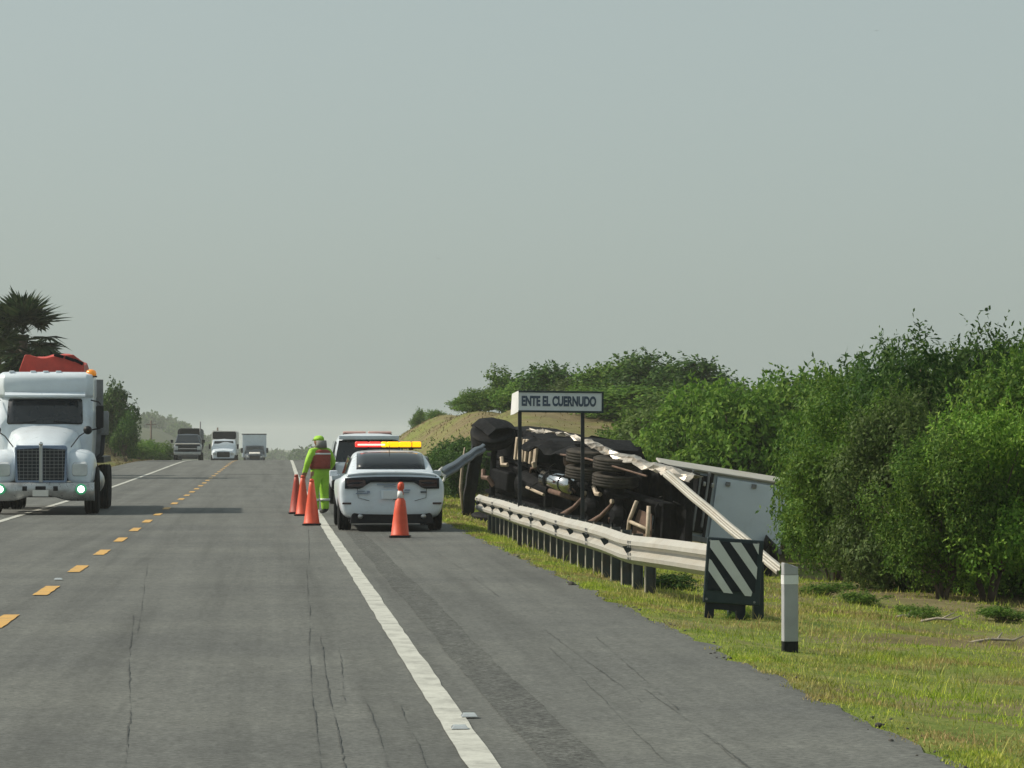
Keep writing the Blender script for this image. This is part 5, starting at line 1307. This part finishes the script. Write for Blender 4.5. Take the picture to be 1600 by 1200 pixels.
for i, (px, py, s, lab) in enumerate([(1373, 1134, .030, 'dark clod on the shoulder edge near the bottom of the picture'), (893, 914, .05, 'dark clump of soil at the shoulder edge beside the barrier')]):
    p = G(px, py); o = link(bpy.data.objects.new('edge_stone', rks[i % 3])); o.location = (p.x, p.y, max(gz(p.x, p.y), 0.0) + s * .12); o.scale = (s * .8, s, s * .9); o.rotation_euler = (0, 0, i * 1.1); tag(o, lab, 'stone', 'clods on the shoulder edge')
for i, (px, py, L, a, lab) in enumerate([(1420, 990, .45, .2, 'pale dead branch lying in the grass below the thicket'), (1470, 1002, .4, -.3, 'pale dead branch on bare soil, middle of three'), (1560, 1035, .6, .15, 'pale dead branch at the right edge of the grass')]):
    p = G(px, py, -.42); mb = MB(); z = gz(p.x, p.y) + .02
    mb.tube([(-L / 2, 0, 0), (-L * .1, .06, .03), (L * .25, .0, .02), (L / 2, .08, .06)], [.016, .014, .012, .005], 7).tube([(0, .04, .02), (.12, .2, .08)], [.014, .005], 5)
    o = mb.build('dead_branch', M['stone'], None, smooth=True); o.location = (p.x, p.y, z); o.rotation_euler = (0, 0, a); tag(o, lab, 'branch', 'dead branches in the grass')

# ---------------------------------------------------------------- grass on the verges
rng = np.random.default_rng(5)
def blades(n, x, y, h, w, z_off=0.0):
    z = ground_z(x, y) + z_off
    a = rng.random(n) * 6.283; lean = .25 + .55 * rng.random(n); b_ = rng.random(n) * 6.283
    base = np.stack([x, y, z - .01], 1); sd = np.stack([np.cos(a), np.sin(a), np.zeros(n)], 1) * (w / 2)[:, None]
    tip = base + np.stack([np.cos(b_) * lean * h, np.sin(b_) * lean * h, h], 1)
    mid = base * .5 + tip * .5 + np.stack([np.zeros(n), np.zeros(n), h * .12], 1)
    V = np.stack([base - sd, base + sd, mid + sd * .7, tip, mid - sd * .7], 1).reshape(-1, 3)
    i0 = np.arange(n) * 5
    return V, np.concatenate([np.stack([i0, i0 + 1, i0 + 2, i0 + 4], 1)]), np.stack([i0 + 4, i0 + 2, i0 + 3], 1)
Vq, Q, T_, n0 = [], [], [], 0
def field(n, xa, xb, ya, yb, hmin, hmax, w, power=1.0, thin=.15):
    global n0
    y = ya + (yb - ya) * rng.random(n) ** power; x = xa + (xb - xa) * rng.random(n) ** 1.25
    dens = .5 + .5 * wob(x, y, .55) + .35 * wob(x * 1.3, y * .8, 1.7)
    e = 3.43 + .06 * np.sin(y * 1.9) * np.sin(y * .37) + .05 * np.sin(y * 5.3) + .05 * rng.random(n)
    keep = (rng.random(n) < np.clip(dens, thin, 1)) & (x > e) & (rng.random(n) > .65 * sm(.50, .66, .5 + .25 * wob(x * .8, y * .6, 1.6) + .16 * sm(4.6, 8, x))) if xa > 0 else (rng.random(n) < np.clip(dens, thin, 1))
    x, y = x[keep], y[keep]; k = len(x)
    tall = np.clip(.45 + .55 * wob(x, y, 1.1), .15, 1)
    h = (hmin + (hmax - hmin) * rng.random(k)) * (.55 + .75 * tall)
    V, q, t = blades(k, x + ro(y), y, h, w * (.7 + .6 * rng.random(k)))
    Vq.append(V); Q.append(q + n0); T_.append(t + n0); n0 += len(V)
field(170000, 3.42, 8.6, 13.5, 34, .012, .050, .007, 1.1)
field(120000, 3.42, 9.5, 30, 64, .02, .07, .012)
field(30000, 3.42, 6.5, 60, 100, .04, .10, .03)
field(9000, 3.55, 9.5, 14, 50, .06, .17, .008, 1.0, .0)
field(34000, 3.36, 3.85, 13.5, 40, .012, .05, .007, 1.1, .35)
field(14000, 3.36, 3.85, 38, 64, .02, .06, .012, 1.0, .35)
def grass_object(name, m_, label):
    global Vq, Q, T_, n0
    V = np.concatenate(Vq); q = np.concatenate(Q); t = np.concatenate(T_)
    me = bpy.data.meshes.new(name); me.vertices.add(len(V)); me.vertices.foreach_set('co', V.astype(np.float32).ravel())
    me.loops.add(q.size + t.size); me.loops.foreach_set('vertex_index', np.concatenate([q.ravel(), t.ravel()]).astype(np.int32))
    me.polygons.add(len(q) + len(t)); me.polygons.foreach_set('loop_start', np.concatenate([np.arange(0, q.size, 4), q.size + np.arange(0, t.size, 3)]).astype(np.int32)); me.update(calc_edges=True)
    me.materials.append(m_); tag(link(bpy.data.objects.new(name, me)), label, 'grass', kind='stuff')
    Vq, Q, T_, n0 = [], [], [], 0
grass_object('verge_grass', M['grass'], 'short green and straw coloured grass on the road verge')
field(12000, -13, -8.05, 110, 215, .05, .16, .05)
field(26000, 5.5, 16, 92, 215, .04, .13, .05)
grass_object('dry_grass', M['drygrass'], 'dry brown grass on the banks beyond the wreck')
# weeds: low tufts in the verge
gW = 'weed tufts in the verge'
for i, (px, py, z, s, m_, lab) in enumerate([(1050, 925, -.15, .42, 'leaf_dark', 'dark weed tuft under the near end of the barrier'), 
                                             (1430, 985, -.4, .35, 'leaf_mid', 'low weed tuft below the thicket edge'), (1345, 955, -.35, .35, 'leaf_mid', 'low weed tuft at the left end of the thicket foot'), 
                                             (1570, 985, -.45, .4, 'leaf_mid', 'weed tuft near the right edge under the trees'), (1150, 968, -.1, .18, 'leaf_mid', 'weed tuft at the foot of the striped panel'), (1290, 935, -.3, .4, 'leaf_mid', 'leafy tuft behind the top of the delineator post')]):
    p = G(px, py, z); tree('weed_tuft', BUSH[i % 2], p.x, p.y, s * 1.35, s * .55, m_, lab, gW, rot=i, cat='weed', sink=.02)

# ---------------------------------------------------------------- haze
hb = MB().box((0, 1480, 0), (3040, 3060, 25)).build('haze', None); hb.location = (0, 0, 0.6)
tag(hb, 'thin pale haze over the whole landscape', 'haze', kind='stuff')
m = bpy.data.materials.new('haze'); m.use_nodes = True; nt = m.node_tree
for n in list(nt.nodes): nt.nodes.remove(n)
out = nt.nodes.new('ShaderNodeOutputMaterial'); pv = nt.nodes.new('ShaderNodeVolumePrincipled')
pv.inputs['Color'].default_value = (.95, .985, .985, 1); pv.inputs['Density'].default_value = .00027; pv.inputs['Anisotropy'].default_value = .1
nt.links.new(pv.outputs['Volume'], out.inputs['Volume']); hb.data.materials.append(m)
